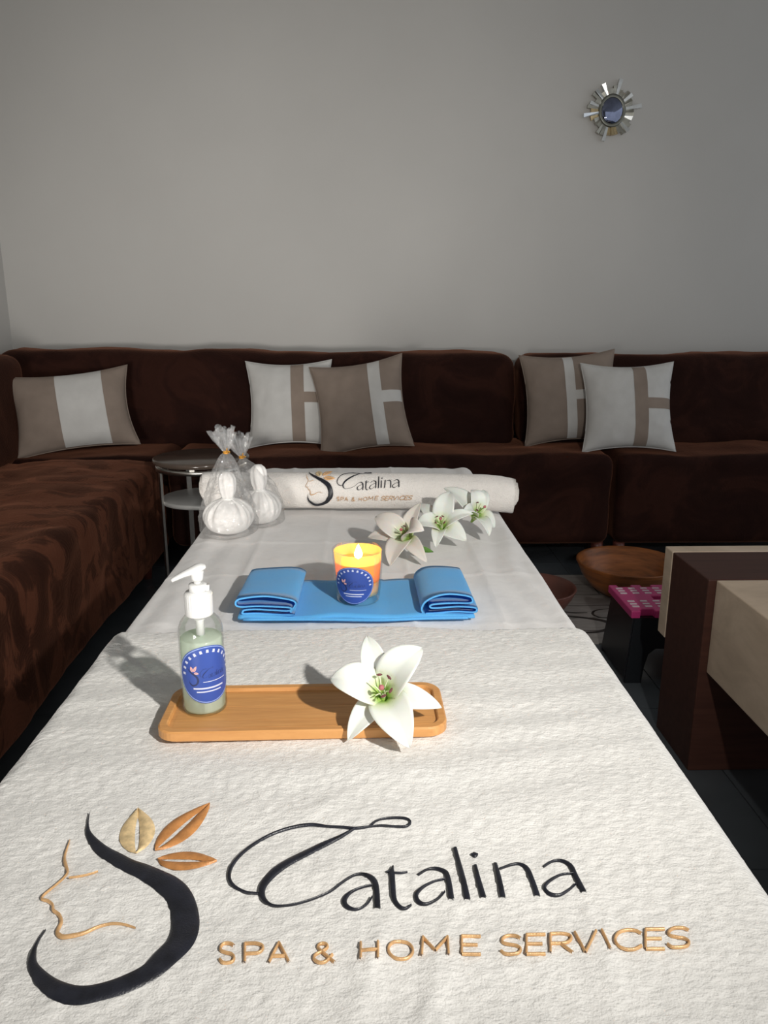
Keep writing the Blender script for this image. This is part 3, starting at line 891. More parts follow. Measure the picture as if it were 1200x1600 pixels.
def drape(s, t, w, t1, z0, r, relief, amp, freq, flare, under=None):
    """Cloth point: s across, t along; hangs over both sides and over the far end t1."""
    if under is not None:                      # lies flat against the bed where the towel covers it
        k0 = max(0.0, min(1.0, (t - under) / 0.16))
        amp, flare = amp * k0, 0.02 + (flare - 0.02) * k0
    dx = max(0.0, abs(s) - (w - r))
    dy = max(0.0, t - (t1 - r))
    bx = max(-(w - r), min(w - r, s))
    by = min(t, t1 - r)
    d = math.hypot(dx, dy)
    if d == 0:
        return (CX + bx, by, z0 + relief(s, t))
    ux, uy = math.copysign(dx / d, s), dy / d
    q = r * PI / 2
    if d < q:
        a = d / r
        out, dz = r * math.sin(a), r * (1 - math.cos(a))
        k = 1 - d / q
    else:
        e = d - q
        ph = (by if dx >= dy else bx) * freq + math.atan2(dy, dx) * 3
        fold = amp * min(1.0, e / 0.12) * (math.sin(ph) + 0.6 * math.sin(ph * 1.73 + 1.1))
        out, dz, k = r + e * flare + fold + amp * min(1.0, e / 0.12), r + e * 0.985, 0.0
    return (CX + bx + ux * out, by + uy * out, z0 - dz + relief(s, t) * k)


def crease(d, w, a):
    return a * math.exp(-abs(d) / w)


def sheet_relief(s, t):
    h = 0.0
    for x0, a in ((-0.175, 1.0), (-0.055, 0.5), (0.085, 0.9), (0.205, 0.7)):
        h += crease(s - x0 - 0.006 * fbm(t, 1.7, x0, 2.0, 1), 0.0050, 0.0034 * a)
    for y0, a in ((1.16, 0.9), (1.345, 0.7), (1.62, 0.7), (0.96, 0.4)):
        h += crease(t - y0 - 0.006 * fbm(s, 4.7, y0, 2.5, 1), 0.0050, 0.0030 * a)
    h += 0.0030 * fbm(s, t, 0.5, 6, 3) + 0.0016 * abs(fbm(s * 1.4, t, 8.5, 13, 2))
    # long pulled folds along both edges
    e = max(0.0, (abs(s) - 0.15) / 0.15)
    h += 0.0030 * e * math.sin(s * 115 + 6.5 * fbm(s * 0.3, t, 2.2, 2.2, 2) + t * 5)
    h -= 0.0045
    return min(h, 0.0022)


def make_sheet():
    rows = 470
    cols = 280
    w, t1 = HW, 2.05
    dropx, dropy = 0.30, 0.26
    s_edge = w + dropx
    t_edge = t1 + dropy

    def fn(i, j):
        t = 0.02 + (t_edge - 0.02) * i / (rows - 1)
        s = -s_edge + 2 * s_edge * j / (cols - 1)
        return drape(s, t, w, t1, 0.6005, 0.018, sheet_relief, 0.008, 21.0, 0.10, 0.93)
    return grid(rows, cols, fn)


sheet = thing('bed_sheet', 'thin white creased sheet draped over the massage bed', 'sheet', (CX, 1.1, 0.30))
W('cloth', make_sheet(), 'sheet', sheet)

TZ = 0.6075


def towel_low(s, t):
    h = 0.0026 * fbm(s, t, 1.5, 5, 2)
    # shallow pulled wrinkles running roughly across
    h += 0.0014 * math.sin(t * 95 + 5 * fbm(s, t, 0.2, 3.2, 2)) * max(0.0, 0.25 + fbm(s, t, 6.1, 3.0, 2))
    # bunched folds around the lower lettering
    for x0, y0, dx, dy, a in ((0.02, 0.385, 0.25, 1.0, 1.0), (0.06, 0.37, 0.3, 1.0, 0.8), (0.10, 0.49, -0.5, 1.0, 0.8), (-0.02, 0.55, 0.9, 0.6, 0.7), (0.17, 0.40, 0.15, 1.0, 0.7), (-0.17, 0.36, 0.5, 1.0, 0.6)):
        l = math.hypot(dx, dy)
        px, py = s - x0, t - y0
        al, ac = (px * dx + py * dy) / l, (-px * dy + py * dx) / l
        h += 0.0022 * a * math.exp(-(ac / 0.009) ** 2 - (al / 0.045) ** 2)
    return h


def towel_relief(s, t):
    fine = 0.00115 * noise.noise(Vector((s * 120, t * 210, 3.1))) + 0.0009 * noise.noise(Vector((s * 260, t * 330, 9.1)))
    return towel_low(s, t) + fine


def make_towel():
    w, t1 = HW + 0.006, 0.926
    drop = 0.20
    s_edge = w + drop
    cols, rows = 330, 262
    hem = 0.012

    def fn(i, j):
        t = 0.03 + (t1 - 0.03) * i / (rows - 1)
        s = -s_edge + 2 * s_edge * j / (cols - 1)
        # far edge waves a little and turns down over its own thickness
        p = drape(s, t, w, 9.0, TZ, 0.022, towel_relief, 0.006, 17.0, 0.06)
        e = max(0.0, (t - (t1 - hem)) / hem)
        wave = 0.004 * math.sin(s * 13 + 1) + 0.003 * math.sin(s * 31)
        up = 0.0065 * (1 - math.sqrt(max(0.0, 1 - e * e)))
        if abs(s) <= w:
            return (p[0], p[1] + wave * i / rows, p[2] - up)
        return (p[0] - math.copysign(up, s), p[1] + wave * i / rows, p[2])
    return grid(rows, cols, fn)


towel = thing('bath_towel', 'white terry towel with large embroidered spa logo spread over the near half of the bed', 'towel', (CX, 0.5, 0.40))
W('cloth', make_towel(), 'terry', towel)

LOGO_W, LOGO_X, LOGO_Y = 0.41358, -0.20909, 0.42


def on_towel(u, v, h):
    x, y = LOGO_X + u * LOGO_W, LOGO_Y + v * LOGO_W
    return (x, y, TZ + towel_low(x - CX, y) + 0.0012 + h)


THREAD = {'black': 'thread_black', 'gold': 'thread_gold'}


def logo_parts(parent, mapf, hgt, mats, leaf_mats, put):
    i = 0
    while i < len(LOGO_STROKES):
        kind, name, pts = LOGO_STROKES[i]
        vf = [ribbon(pts, mapf, hgt)]
        while i + 1 < len(LOGO_STROKES) and LOGO_STROKES[i + 1][1] == name:
            i += 1
            vf.append(ribbon(LOGO_STROKES[i][2], mapf, hgt))
        put(name, merge(*vf), mats[kind], parent)
        i += 1
    for lv, m in zip(LOGO_LEAVES, leaf_mats):
        put('emblem_leaf', leaf(*lv, mapf, hgt), m, parent)


NICE = {'swoosh': 'emblem_swoosh', 'face': 'emblem_face', 'brow': 'emblem_brow'}
logo_parts(towel, on_towel, 0.0011, THREAD, ('thread_pale_gold', 'thread_copper', 'thread_copper'), lambda n, vf, m, p: W(NICE.get(n, n), vf, m, p))

# ------------------------------------------------------------------ rolled towel with logo
ROLL_R, ROLL_Y, ROLL_Z = 0.0395, 1.560, 0.6415
roll = thing('rolled_towel', 'rolled white towel with small spa logo lying across the head of the bed', 'towel', (-0.02, ROLL_Y, 0.6025))


def roll_frame(x):
    """centre offset and size of the roll at x (world)."""
    y = ROLL_Y - 0.05 * (x + 0.02) - 0.10 * max(0.0, x - 0.17)
    z = ROLL_Z - 0.30 * max(0.0, x - 0.235) ** 1.4
    k = 1.0 + 0.035 * fbm(x, 0, 3.3, 7, 2)
    return y, z, k


def make_roll():
    th = 0.0085
    n = 150
    turns = 3.6
    path = []
    for i in range(n + 1):
        a = i / n * turns * 2 * PI
        rad = 0.007 + (ROLL_R - th / 2 - 0.007) * (i / n) ** 0.9
        path.append((a, rad))
    x0, x1 = -0.342, 0.303
    nx = 74
    off = R(-60) - turns * 2 * PI
    secs = []
    for k in range(nx):
        x = x0 + (x1 - x0) * k / (nx - 1)
        yc, zc, sc = roll_frame(x)
        outer, inner = [], []
        for i, (a, rad) in enumerate(path):
            an = -(a + off)
            endr = 1.0 if 2 < k < nx - 3 else (0.975 if k in (1, 2, nx - 2, nx - 3) else 0.93)
            nz = 0.0012 * fbm(x * 3, math.cos(an) * 2, math.sin(an) * 2 + rad * 60, 4, 2)
            for lst, rr_ in ((outer, rad * endr + th / 2 * 0.92 + nz), (inner, rad * endr - th / 2 * 0.92)):
                lst.append((x + 0.006 * math.sin(i * 0.13) * (1 if k > nx / 2 else -1) * (k in (0, nx - 1)), yc + rr_ * sc * 1.03 * math.cos(an), zc + rr_ * sc * math.sin(an)))
        secs.append(outer + inner[::-1])
    m = len(secs[0])
    V = [p for s in secs for p in s]
    F = []
    for k in range(nx - 1):
        for i in range(m):
            j = (i + 1) % m
            F.append((k * m + i, k * m + j, (k + 1) * m + j, (k + 1) * m + i))
    for k in (0, nx - 1):
        for i in range(n):
            q = (k * m + i, k * m + i + 1, k * m + m - 2 - i, k * m + m - 1 - i)
            F.append(q if k == 0 else tuple(reversed(q)))
    # keep it resting on the sheet
    V = [(x, y, max(z, 0.6018)) for x, y, z in V]
    return V, F


W('cloth', make_roll(), 'terry_roll', roll)


def on_roll(u, v, h):
    S = 0.2085
    x = -0.118 + (u + 0.1 * v) * S
    yc, zc, sc = roll_frame(x)
    a = (v * S - 0.002) / ROLL_R + 0.12
    r = (ROLL_R + 0.0014) * sc + h
    return (x, yc - r * 1.03 * math.cos(a), zc + r * math.sin(a))


logo_parts(roll, on_roll, 0.0007, {'black': 'thread_black', 'gold': 'roll_thread_gold'}, ('thread_pale_gold', 'roll_thread_gold', 'roll_thread_gold'), lambda n, vf, m, p: W(NICE.get(n, n), vf, m, p))

# ------------------------------------------------------------------ bamboo tray
tray = thing('bamboo_tray', 'narrow rectangular bamboo tray on the near towel', 'tray', (-0.063, 0.697, 0.6085), (0, 0, R(0.8)))


def rrect(hx, hy, r, n=8):
    P = []
    for cx_, cy_, a0 in ((hx - r, hy - r, 0), (-hx + r, hy - r, 90), (-hx + r, -hy + r, 180), (hx - r, -hy + r, 270)):
        for k in range(n + 1):
            a = R(a0 + 90 * k / n)
            P.append((cx_ + r * math.cos(a), cy_ + r * math.sin(a)))
    return P


def stack(rings):
    """rings: list of (list of xy, z); closed skin, capped at both ends."""
    n = len(rings[0][0])
    V = [(x, y, z) for P, z in rings for x, y in P]
    F = [(i * n + k, i * n + (k + 1) % n, (i + 1) * n + (k + 1) % n, (i + 1) * n + k) for i in range(len(rings) - 1) for k in range(n)]
    F.append(tuple(reversed(range(n))))
    F.append(tuple(range((len(rings) - 1) * n, len(rings) * n)))
    return V, F


def rings(spec):
    return [(rrect(hx, hy, r), z) for hx, hy, r, z in spec]


HX, HY = 0.1385, 0.0475
mesh_obj('board', *stack(rings([(HX - .004, HY - .004, .016, 0.0), (HX, HY, .019, .003), (HX, HY, .019, .0105), (HX - .0015, HY - .0015, .018, .0120), (HX - .0075, HY - .0075, .013, .0120), (HX - .0085, HY - .0085, .0125, .0112), (HX - .0095, HY - .0095, .012, .0085), (HX - .0125, HY - .0125, .011, .0085)])), 'bamboo', tray, False)
for k in range(5):
    y0 = -(HY - .0135) + k * (2 * (HY - .0135)) / 5
    mesh_obj('strip', *box(-(HX - .0135), HX - .0135, y0 + .0001, y0 + 2 * (HY - .0135) / 5 - .0001, .0083, .0087 + 0.0001 * (k % 2)), 'bamboo', tray, False)
TRAY_TOP = 0.6085 + 0.0088

# ------------------------------------------------------------------ pump bottle
bottle = thing('pump_bottle', 'clear pump bottle of green liquid with a blue label standing on the bamboo tray', 'bottle', (-0.1635, 0.7015, TRAY_TOP))
BR = 0.0218
shell = [(BR - .003, 0.0), (BR - .0008, .0012), (BR, .004), (BR, .082), (BR - .0007, .088), (BR - .003, .094), (BR - .007, .0988), (.0122, .1015), (.0105, .1035), (.0105, .1080)]
mesh_obj('body', *lathe(shell, 48, cap=True), 'bottle_plastic', bottle)
liq = [(BR - .006, .0022), (BR - .0024, .003), (BR - .0016, .0055), (BR - .0016, .0765), (BR - .0030, .0780)]
mesh_obj('liquid', *lathe(liq, 48), 'liquid_green', bottle)
mesh_obj('dip_tube', *tube([(0.001, 0, .108), (0.0, -.001, .07), (-.003, -.004, .03), (-.007, -.007, .004)], 0.0022, 10), 'tube_clear', bottle)
mesh_obj('pump_shaft', *lathe([(.0042, .079), (.0042, .094), (.0058, .096), (.0058, .104)], 20), 'plastic_white', bottle)


def ribbed(p, a):
    r = math.hypot(p[0], p[1])
    if r > 0.0125 and 0.107 < p[2] < 0.122:
        k = 1 + 0.016 * math.cos(a * 30)
        return (p[0] * k, p[1] * k, p[2])
    return p


mesh_obj('collar', *lathe([(.0100, .1000), (.0132, .1004), (.0134, .1015), (.0134, .1065), (.0132, .1075), (.0132, .1215), (.0124, .1232), (.0080, .1240), (.0078, .1250)], 120, ribbed), 'plastic_white', bottle)
mesh_obj('lock_ring', *merge(lathe([(.0085, .1240), (.0085, .1310), (.0062, .1318), (.0050, .1318)], 28), shift(box(.0060, .0112, -.0030, .0030, .1245, .1300), (0, 0, 0))), 'plastic_white', bottle)
mesh_obj('pump_stem', *lathe([(.0036, .1310), (.0036, .1400)], 18), 'plastic_white', bottle)
nz = math.atan2(-0.35, -1.0)
Mh = Matrix.Rotation(nz, 4, 'Z')
mesh_obj('pump_head', *xform(merge(
    tube([(0.000, 0, .1350), (0.0, 0, .1400), (0.0, 0, .1440)], [.0056, .0062, .0066], 20, 2),
    tube([(-.0085, 0, .1478), (-.003, 0, .1474), (.004, 0, .1450), (.013, 0, .1420), (.024, 0, .1375)], [.0030, .0066, .0062, .0044, .0030], 18, 5, (1.0, 0.62))), Mh), 'plastic_white', bottle)


def on_cyl(rad, a0, zc, scale, taper=0.0):
    """Map flat label coordinates onto an upright cylinder; a0 = facing angle."""
    def f(u, v, h):
        z = zc + v * scale
        r = rad + taper * z + h
        a = a0 + u * scale / rad
        return (r * math.cos(a), r * math.sin(a), z)
    return f


def round_label(parent, mapf, h0):
    """Round printed label of unit radius: disc, rim, dotted arc of lettering, emblem, script, two text lines."""
    def disc(r0, r1, h, a0=0, a1=2 * PI, n=48, m=8):
        return grid(n + 1, m, lambda i, j: mapf((r0 + (r1 - r0) * j / (m - 1)) * math.cos(a0 + (a1 - a0) * i / n), (r0 + (r1 - r0) * j / (m - 1)) * math.sin(a0 + (a1 - a0) * i / n), h))
    lab = mesh_obj('label', *disc(0.0, 1.0, h0), 'label_blue', parent)
    mesh_obj('label_rim', *disc(0.945, 0.975, h0 + .00008), 'label_ring', lab)
    dots = []
    for k in range(13):
        a = R(178 - k * 14.7)
        cu, cv = 0.82 * math.cos(a), 0.82 * math.sin(a)
        e = 0.045
        c, s = math.cos(a - PI / 2), math.sin(a - PI / 2)
        q = [mapf(cu + (x * c - y * s), cv + (x * s + y * c), h0 + .0001) for x, y in ((-e, -e * 1.2), (e, -e * 1.2), (e * .8, e * 1.2), (-e * .8, e * 1.2))]
        dots.append((q, [(0, 1, 2, 3)]))
    mesh_obj('label_arc_print', *merge(*dots), 'label_white', lab, False)
    sc = 1.34

    def lm(u, v, h):
        return mapf(-0.62 + u * sc, -0.18 + v * sc * 1.15, h0 + .0001 + max(0.0, h) * 0.02)
    ink, pale = [], []
    for kind, name, pts in LOGO_STROKES:
        if kind == 'black':
            ink.append(ribbon([(u, v, w * 1.1) for u, v, w in pts], lm, 0.002, 3))
    mesh_obj('label_script', *merge(*ink), 'label_ink', lab)
    mesh_obj('label_emblem', *merge(*[leaf(*l, lm, 0.002) for l in LOGO_LEAVES]), 'label_pink', lab)
    bars = []
    for v, u0, u1, t in ((-0.24, -0.18, 0.62, 0.012), (-0.46, -0.50, 0.50, 0.028), (-0.58, -0.40, 0.40, 0.022)):
        bars.append(grid(25, 2, lambda i, j: mapf(u0 + (u1 - u0) * i / 24, v + (j - .5) * 2 * t, h0 + .0001)))
    mesh_obj('label_text_print', *merge(*bars), 'label_white', lab, False)


round_label(bottle, on_cyl(BR, R(-90 + 26), 0.0455, 0.0300), 0.0004)

# ------------------------------------------------------------------ folded blue non-woven cloth
BZ = 0.6030
blue = thing('folded_disposable_cloth', 'bright blue folded disposable cloth with two folded ends, under the lit candle', 'cloth', (-0.016, 1.03, BZ))


def strip_fn(top):
    def fn(i, j):
        u, v = i / 48, j / 14
        x = -0.158 + 0.318 * u
        y0 = -0.066 - 0.004 * math.sin(u * 9) - 0.008 * math.exp(-((u - 0.55) / 0.12) ** 2)
        y1 = 0.078 + 0.003 * math.sin(u * 7 + 2)
        y = y0 + (y1 - y0) * v
        z = 0.0045 + 0.0018 * math.sin(u * 17 + v * 2.5) * (1 - v) + 0.0015 * fbm(x, y, 1, 18, 2)
        z = max(z, 0.002)
        if 0.40 < u < 0.62 and v > 0.12:
            z = 0.0055
        if not top:
            z = 0.0006 if v > 0.02 else 0.0
        return (x, y, z)
    return fn


ta, tb = grid(49, 15, strip_fn(True)), grid(49, 15, strip_fn(False))
V, F = merge(ta, (tb[0], [tuple(reversed(f)) for f in tb[1]]))
off = 49 * 15
ring = [(i, 0) for i in range(48)] + [(48, j) for j in range(14)] + [(48 - i, 14) for i in range(48)] + [(0, 14 - j) for j in range(14)]
for k in range(len(ring)):
    a, b = ring[k], ring[(k + 1) % len(ring)]
    F.append((a[0] * 15 + a[1], off + a[0] * 15 + a[1], off + b[0] * 15 + b[1], b[0] * 15 + b[1]))
mesh_obj('middle_strip', V, F, 'nonwoven_blue', blue)
# second, lower ply peeping out along the front edge
mesh_obj('lower_ply', *tube([(-0.15, -0.071, 0.0022), (-0.05, -0.073, 0.0024), (0.03, -0.079, 0.003), (0.09, -0.073, 0.0024), (0.15, -0.071, 0.0022)], 0.0021, 8, 8), 'nonwoven_blue', blue)


def folded_end(path, mirror, x0, yf, yb, skew, th=0.0026):
    Q = catmull(path, 5)
    n = len(Q)
    nor = []
    for i in range(n):
        t = Q[min(n - 1, i + 1)] - Q[max(0, i - 1)]
        t = t / (np.linalg.norm(t) + 1e-9)
        nor.append(np.array([-t[1], t[0]]))
    prof = [Q[i] + nor[i] * th / 2 for i in range(n)] + [Q[i] - nor[i] * th / 2 for i in reversed(range(n))]
    m = len(prof)
    secs = 9
    V = []
    for k in range(secs):
        f = k / (secs - 1)
        for (x, z) in prof:
            xx = -x if mirror else x
            nzv = 0.0012 * fbm(x * 2, f, z * 3, 9, 2)
            puff = 1 - 0.10 * f
            V.append((x0 + xx + skew * f, yf + (yb - yf) * f + 0.35 * (0.03 - z) * (1 - f) * 0.25 + 0.003 * math.sin(x * 60) * (1 - f), z * puff + nzv))
    F = []
    for k in range(secs - 1):
        for i in range(m):
            j = (i + 1) % m
            F.append((k * m + i, k * m + j, (k + 1) * m + j, (k + 1) * m + i))
    for k in (0, secs - 1):
        for i in range(n - 1):
            q = (k * m + i, k * m + i + 1, k * m + m - 2 - i, k * m + m - 1 - i)
            F.append(q)
    return V, F


pathL = [(0.080, 0.0075), (0.05, 0.0070), (0.014, 0.0066), (0.0105, 0.0095), (0.016, 0.0125), (0.05, 0.0130), (0.072, 0.0135), (0.0765, 0.0165), (0.070, 0.0185), (0.04, 0.0180), (0.008, 0.0175), (0.002, 0.0235), (0.010, 0.0300), (0.045, 0.0325), (0.072, 0.0305), (0.0825, 0.0250), (0.0800, 0.0185), (0.0745, 0.0110)]
pathR = [(0.070, 0.0075), (0.04, 0.0070), (0.006, 0.0066), (0.001, 0.0110), (0.006, 0.0140), (0.04, 0.0145), (0.060, 0.0150), (0.0645, 0.0180), (0.058, 0.0205), (0.03, 0.0200), (0.010, 0.0205), (0.007, 0.0255), (0.013, 0.0310), (0.040, 0.0335), (0.060, 0.0310), (0.0715, 0.0240), (0.0755, 0.0150), (0.0740, 0.0095)]
mesh_obj('folded_end', *folded_end(pathL, False, -0.162, -0.066, 0.066, 0.002), 'nonwoven_blue', blue)
mesh_obj('folded_end', *folded_end(pathR, True, 0.164, -0.066, 0.064, -0.002), 'nonwoven_blue', blue)

# ------------------------------------------------------------------ candle in a glass
candle = thing('jar_candle', 'lit orange candle in a glass with a round blue label on the blue cloth', 'candle', (-0.0135, 1.022, BZ + 0.0062))
CH = 0.0755


def cr(z):
    return 0.0300 + 0.0062 * min(1.0, z / CH) ** 0.8


gl = [(0.0265, 0.0), (cr(0.0) - .0006, 0.0008), (cr(.003), .003)] + [(cr(CH * k / 10), CH * k / 10) for k in range(1, 10)] + [(cr(CH), CH - .0008), (cr(CH) - .0008, CH), (cr(CH) - .0018, CH - .0008)] + [(cr(CH * k / 10) - .0022, CH * k / 10) for k in range(9, 1, -1)] + [(cr(.0105) - .0024, .0105), (0.022, .0092), (0.0005, .0088)]
mesh_obj('glass', *lathe(gl, 56, cap=False), 'candle_glass', candle)
WT = 0.0585
WB = 0.0340          # burnt-down wax level inside the soft outer wall
wx = [(0.0005, .0094), (0.022, .0097), (cr(.011) - .0032, .0112)] + [(cr(z) - .0030, z) for z in (.018, .024, .029, WB - .001)] + [(cr(WB) - .0050, WB), (0.016, WB - .0014), (0.008, WB - .0020), (0.0005, WB - .0022)]
mesh_obj('wax', *lathe(wx, 56, cap=False), 'candle_wax', candle)
mesh_obj('wax_wall', *lathe([(cr(z) - .0028, z) for z in (WB - .004, .036, .042, .048, .054, .060, .066, .0725)], 56, cap=False), 'wax_film', candle)
mesh_obj('melted_pool', *lathe([(cr(.0575) - .0028, .0578), (cr(.0565) - .0045, .0568), (0.016, .0560), (0.006, .0556), (0.0005, .0555)], 56, cap=False), 'wax_film', candle)
mesh_obj('wick', *tube([(0, 0, WB - .003), (.0003, 0, WT - .004), (.0010, 0, WT + .0050)], 0.0008, 8), 'wick', candle)
mesh_obj('flame', *tube([(.0008, 0, WT + .0010), (.0008, 0, WT + .0035), (.0008, 0, WT + .0085), (.0008, 0, WT + .0150), (.0008, 0, WT + .0220)], [.0014, .0042, .0054, .0034, .0002], 18, 5), 'flame', candle)
round_label(candle, on_cyl(0.0302, R(-90 - 11), 0.0310, 0.0272, 0.0062 / CH * 0.95), 0.0004)

# ------------------------------------------------------------------ lilies


def bez(P, t):
    a, b, c, d = [np.array(p, float) for p in P]
    return (1 - t) ** 3 * a + 3 * (1 - t) ** 2 * t * b + 3 * (1 - t) * t * t * c + t ** 3 * d


def petal(az, r, o, wide, seed):
    """Petal with a centre line rising from the throat and curling out to (r, o)."""
    hw = (0.0190 if wide else 0.0128) * (0.75 + 0.25 * r / 0.055)
    base = 0.0012 if wide else -0.0008
    CPs = [(0.0022, base - 0.012), (0.22 * r, 0.012 + o * 0.55 + base), (0.66 * r, 0.013 + o * 1.0 + base), (r, o)]
    ca, sa = math.cos(R(az)), math.sin(R(az))
    nu, nv = 19, 11

    def fn(i, j):
        t = i / (nu - 1)
        s = -1 + 2 * j / (nv - 1)
        c = bez(CPs, t)
        d = bez(CPs, min(1, t + .02)) - bez(CPs, max(0, t - .02))
        d /= np.linalg.norm(d)
        nrm = np.array([-d[1], d[0]])
        w = hw * (math.sin(PI * min(1.0, t ** 0.80 * 0.985 + 0.015)) ** 0.78) + 0.0016 * (1 - t)
        ruffle = 0.0010 * math.sin(9 * t + seed) * abs(s) ** 2
        cup = (0.34 * abs(s) ** 1.5) * w + ruffle - 0.0009 * math.exp(-(s / 0.16) ** 2)
        cup *= 1.0 - 0.55 * t
        x = c[0] + nrm[0] * cup
        z = c[1] + nrm[1] * cup
        lat = w * s * (1 - 0.06 * abs(s))
        return (x * ca - lat * sa, x * sa + lat * ca, z)
    return grid(nu, nv, fn)


def lily(label, loc, n, petals, mat, stam=0.030, seed=0):
    n = Vector(n).normalized()
    x = (Vector((1, 0, 0)) - n * n.x).normalized()
    y = n.cross(x)
    Mr = Matrix((x, y, n)).transposed()
    f = thing('lily_flower', label, 'flower', loc, Mr.to_euler(), 'white lilies')
    rr_ = random.Random(seed)
    for k, (az, r, o, wide) in enumerate(petals):
        p = mesh_obj('petal', *petal(az, r, o, wide, seed + k), mat, f)
        so = p.modifiers.new('thickness', 'SOLIDIFY')
        so.thickness = 0.0007
        so.offset = 0
    mesh_obj('receptacle', *lathe([(.0022, -.022), (.0030, -.017), (.0042, -.012), (.0036, -.007), (.0015, -.004)], 14), 'lily_green', f)
    for k in range(6):
        a = R(petals[k][0]) + rr_.uniform(-0.3, 0.3)
        ln = stam * rr_.uniform(0.8, 1.05)
        out = 0.45 * ln
        tip = (out * math.cos(a), out * math.sin(a), ln * 0.85)
        st = mesh_obj('stamen', *tube([(0.0012 * math.cos(a), 0.0012 * math.sin(a), -.008), (0.35 * tip[0], 0.35 * tip[1], 0.45 * tip[2]), tip], [0.0009, 0.0007, 0.0005], 6), 'filament_pale', f)
        t = Vector((-math.sin(a), math.cos(a), 0.2)).normalized() * 0.0028
        if rr_.random() < 0.55:
            mesh_obj('anther', *tube([tuple(Vector(tip) - t), tip, tuple(Vector(tip) + t)], [0.0006, 0.0013, 0.0006], 8), 'anther_brown', st)
    pi = mesh_obj('pistil', *tube([(0, 0, -.006), (0.001, -.002, .014), (0.002, -.007, .030)], [0.0013, 0.0010, 0.0012], 8), 'lily_green', f)
    mesh_obj('stigma', *shift(lathe([(.0008, -.002), (.0024, -.001), (.0027, .001), (.0016, .0028)], 12), (0.002, -.007, .031)), 'pistil_tip', pi)
    return f


lily('white lily resting on the end of the bamboo tray', (0.014, 0.672, 0.645), (-0.12, -0.62, 0.78),
     [(103.5, .0575, .016, False), (38.2, .0533, .026, True), (-17.0, .0582, .0, False), (-66.7, .0621, .008, True), (-127.8, .055, -.001, False), (167.6, .0499, .018, True)], 'lily_petal', 0.026, 3)
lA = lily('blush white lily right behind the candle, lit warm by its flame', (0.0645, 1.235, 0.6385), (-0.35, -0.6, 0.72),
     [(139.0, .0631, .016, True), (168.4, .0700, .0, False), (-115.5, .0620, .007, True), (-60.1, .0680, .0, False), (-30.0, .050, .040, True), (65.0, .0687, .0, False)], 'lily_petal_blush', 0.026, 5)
mesh_obj('leaf', *grid(9, 5, lambda i, j: (0.012 + 0.030 * i / 8, -0.020 - 0.012 * i / 8 + 0.006 * math.sin(PI * (i + .3) / 8.6) * (j - 2) / 2, -0.010 - 0.006 * (i / 8) ** 2 + 0.0008 * abs(j - 2))), 'leaf_green', lA)
lily('white lily in the middle of the three in front of the rolled towel', (0.1305, 1.300, 0.638), (-0.2, -0.6, 0.77),
     [(122.8, .066, .0, False), (-173.8, .042, .018, True), (-103.5, .0502, .006, False), (-43.5, .0565, .0, True), (2.4, .0583, .02, False), (68.6, .062, .02, True)], 'lily_petal', 0.024, 9)
lily('white lily furthest from the candle, nearest the right end of the rolled towel', (0.198, 1.345, 0.6468), (0.3, -0.55, 0.78),
     [(140.7, .078, .0, True), (-152.5, .0423, .02, False), (112.1, .040, .022, True), (75.0, .0461, .02, False), (-37.4, .0412, .0, True), (-73.3, .0549, .008, False)], 'lily_petal', 0.026, 14)

# ------------------------------------------------------------------ herbal compress balls in cellophane bags


def compress(label, loc, br, seed, tilt):
    c = thing('herbal_compress', label, 'herbal compress', loc, tilt, 'herbal compresses')
    prof = []
    for k in range(25):
        a = -PI / 2 + PI * k / 24
        r = br * max(0.0, math.cos(a)) ** 0.8
        z = 0.030 + 0.031 * math.sin(a) + 0.004 * max(0, math.sin(a)) ** 3
        prof.append((max(r, 0.0115 if k > 12 else 0.0005), z))

    def pleat(p, a):
        z = p[2]
        k = max(0.0, min(1.0, (z - 0.014) / 0.045))
        m = 1 + (0.030 + 0.11 * k * k) * (math.cos(a * 17 + 2.2 * math.sin(a * 3 + seed)) * 0.6 + math.cos(a * 11 + seed) * 0.4) * min(1, k * 3)
        m += 0.03 * noise.noise(Vector((math.cos(a) * 2, math.sin(a) * 2, z * 30 + seed)))
        return (p[0] * m, p[1] * m, max(z, 0.0))
    mesh_obj('ball', *lathe(prof, 110, pleat), 'compress_cotton', c)
    hp = [(.0115, .062), (.0105, .066), (.0120, .071), (.0150, .080), (.0160, .092), (.0155, .103), (.0125, .110), (.0070, .1145), (.0008, .1155)]

    def fold(p, a):
        m = 1 + 0.06 * math.cos(a * 7 + seed + p[2] * 40)
        return (p[0] * m, p[1] * m, p[2])
    mesh_obj('handle', *lathe(hp, 60, fold), 'compress_cotton', c)
    mesh_obj('string', *merge(*[lathe([(.0116, z - .0010), (.0130, z), (.0116, z + .0010)], 24, cap=False) for z in (.0625, .0648, .0668)]), 'string_white', c)
    return c


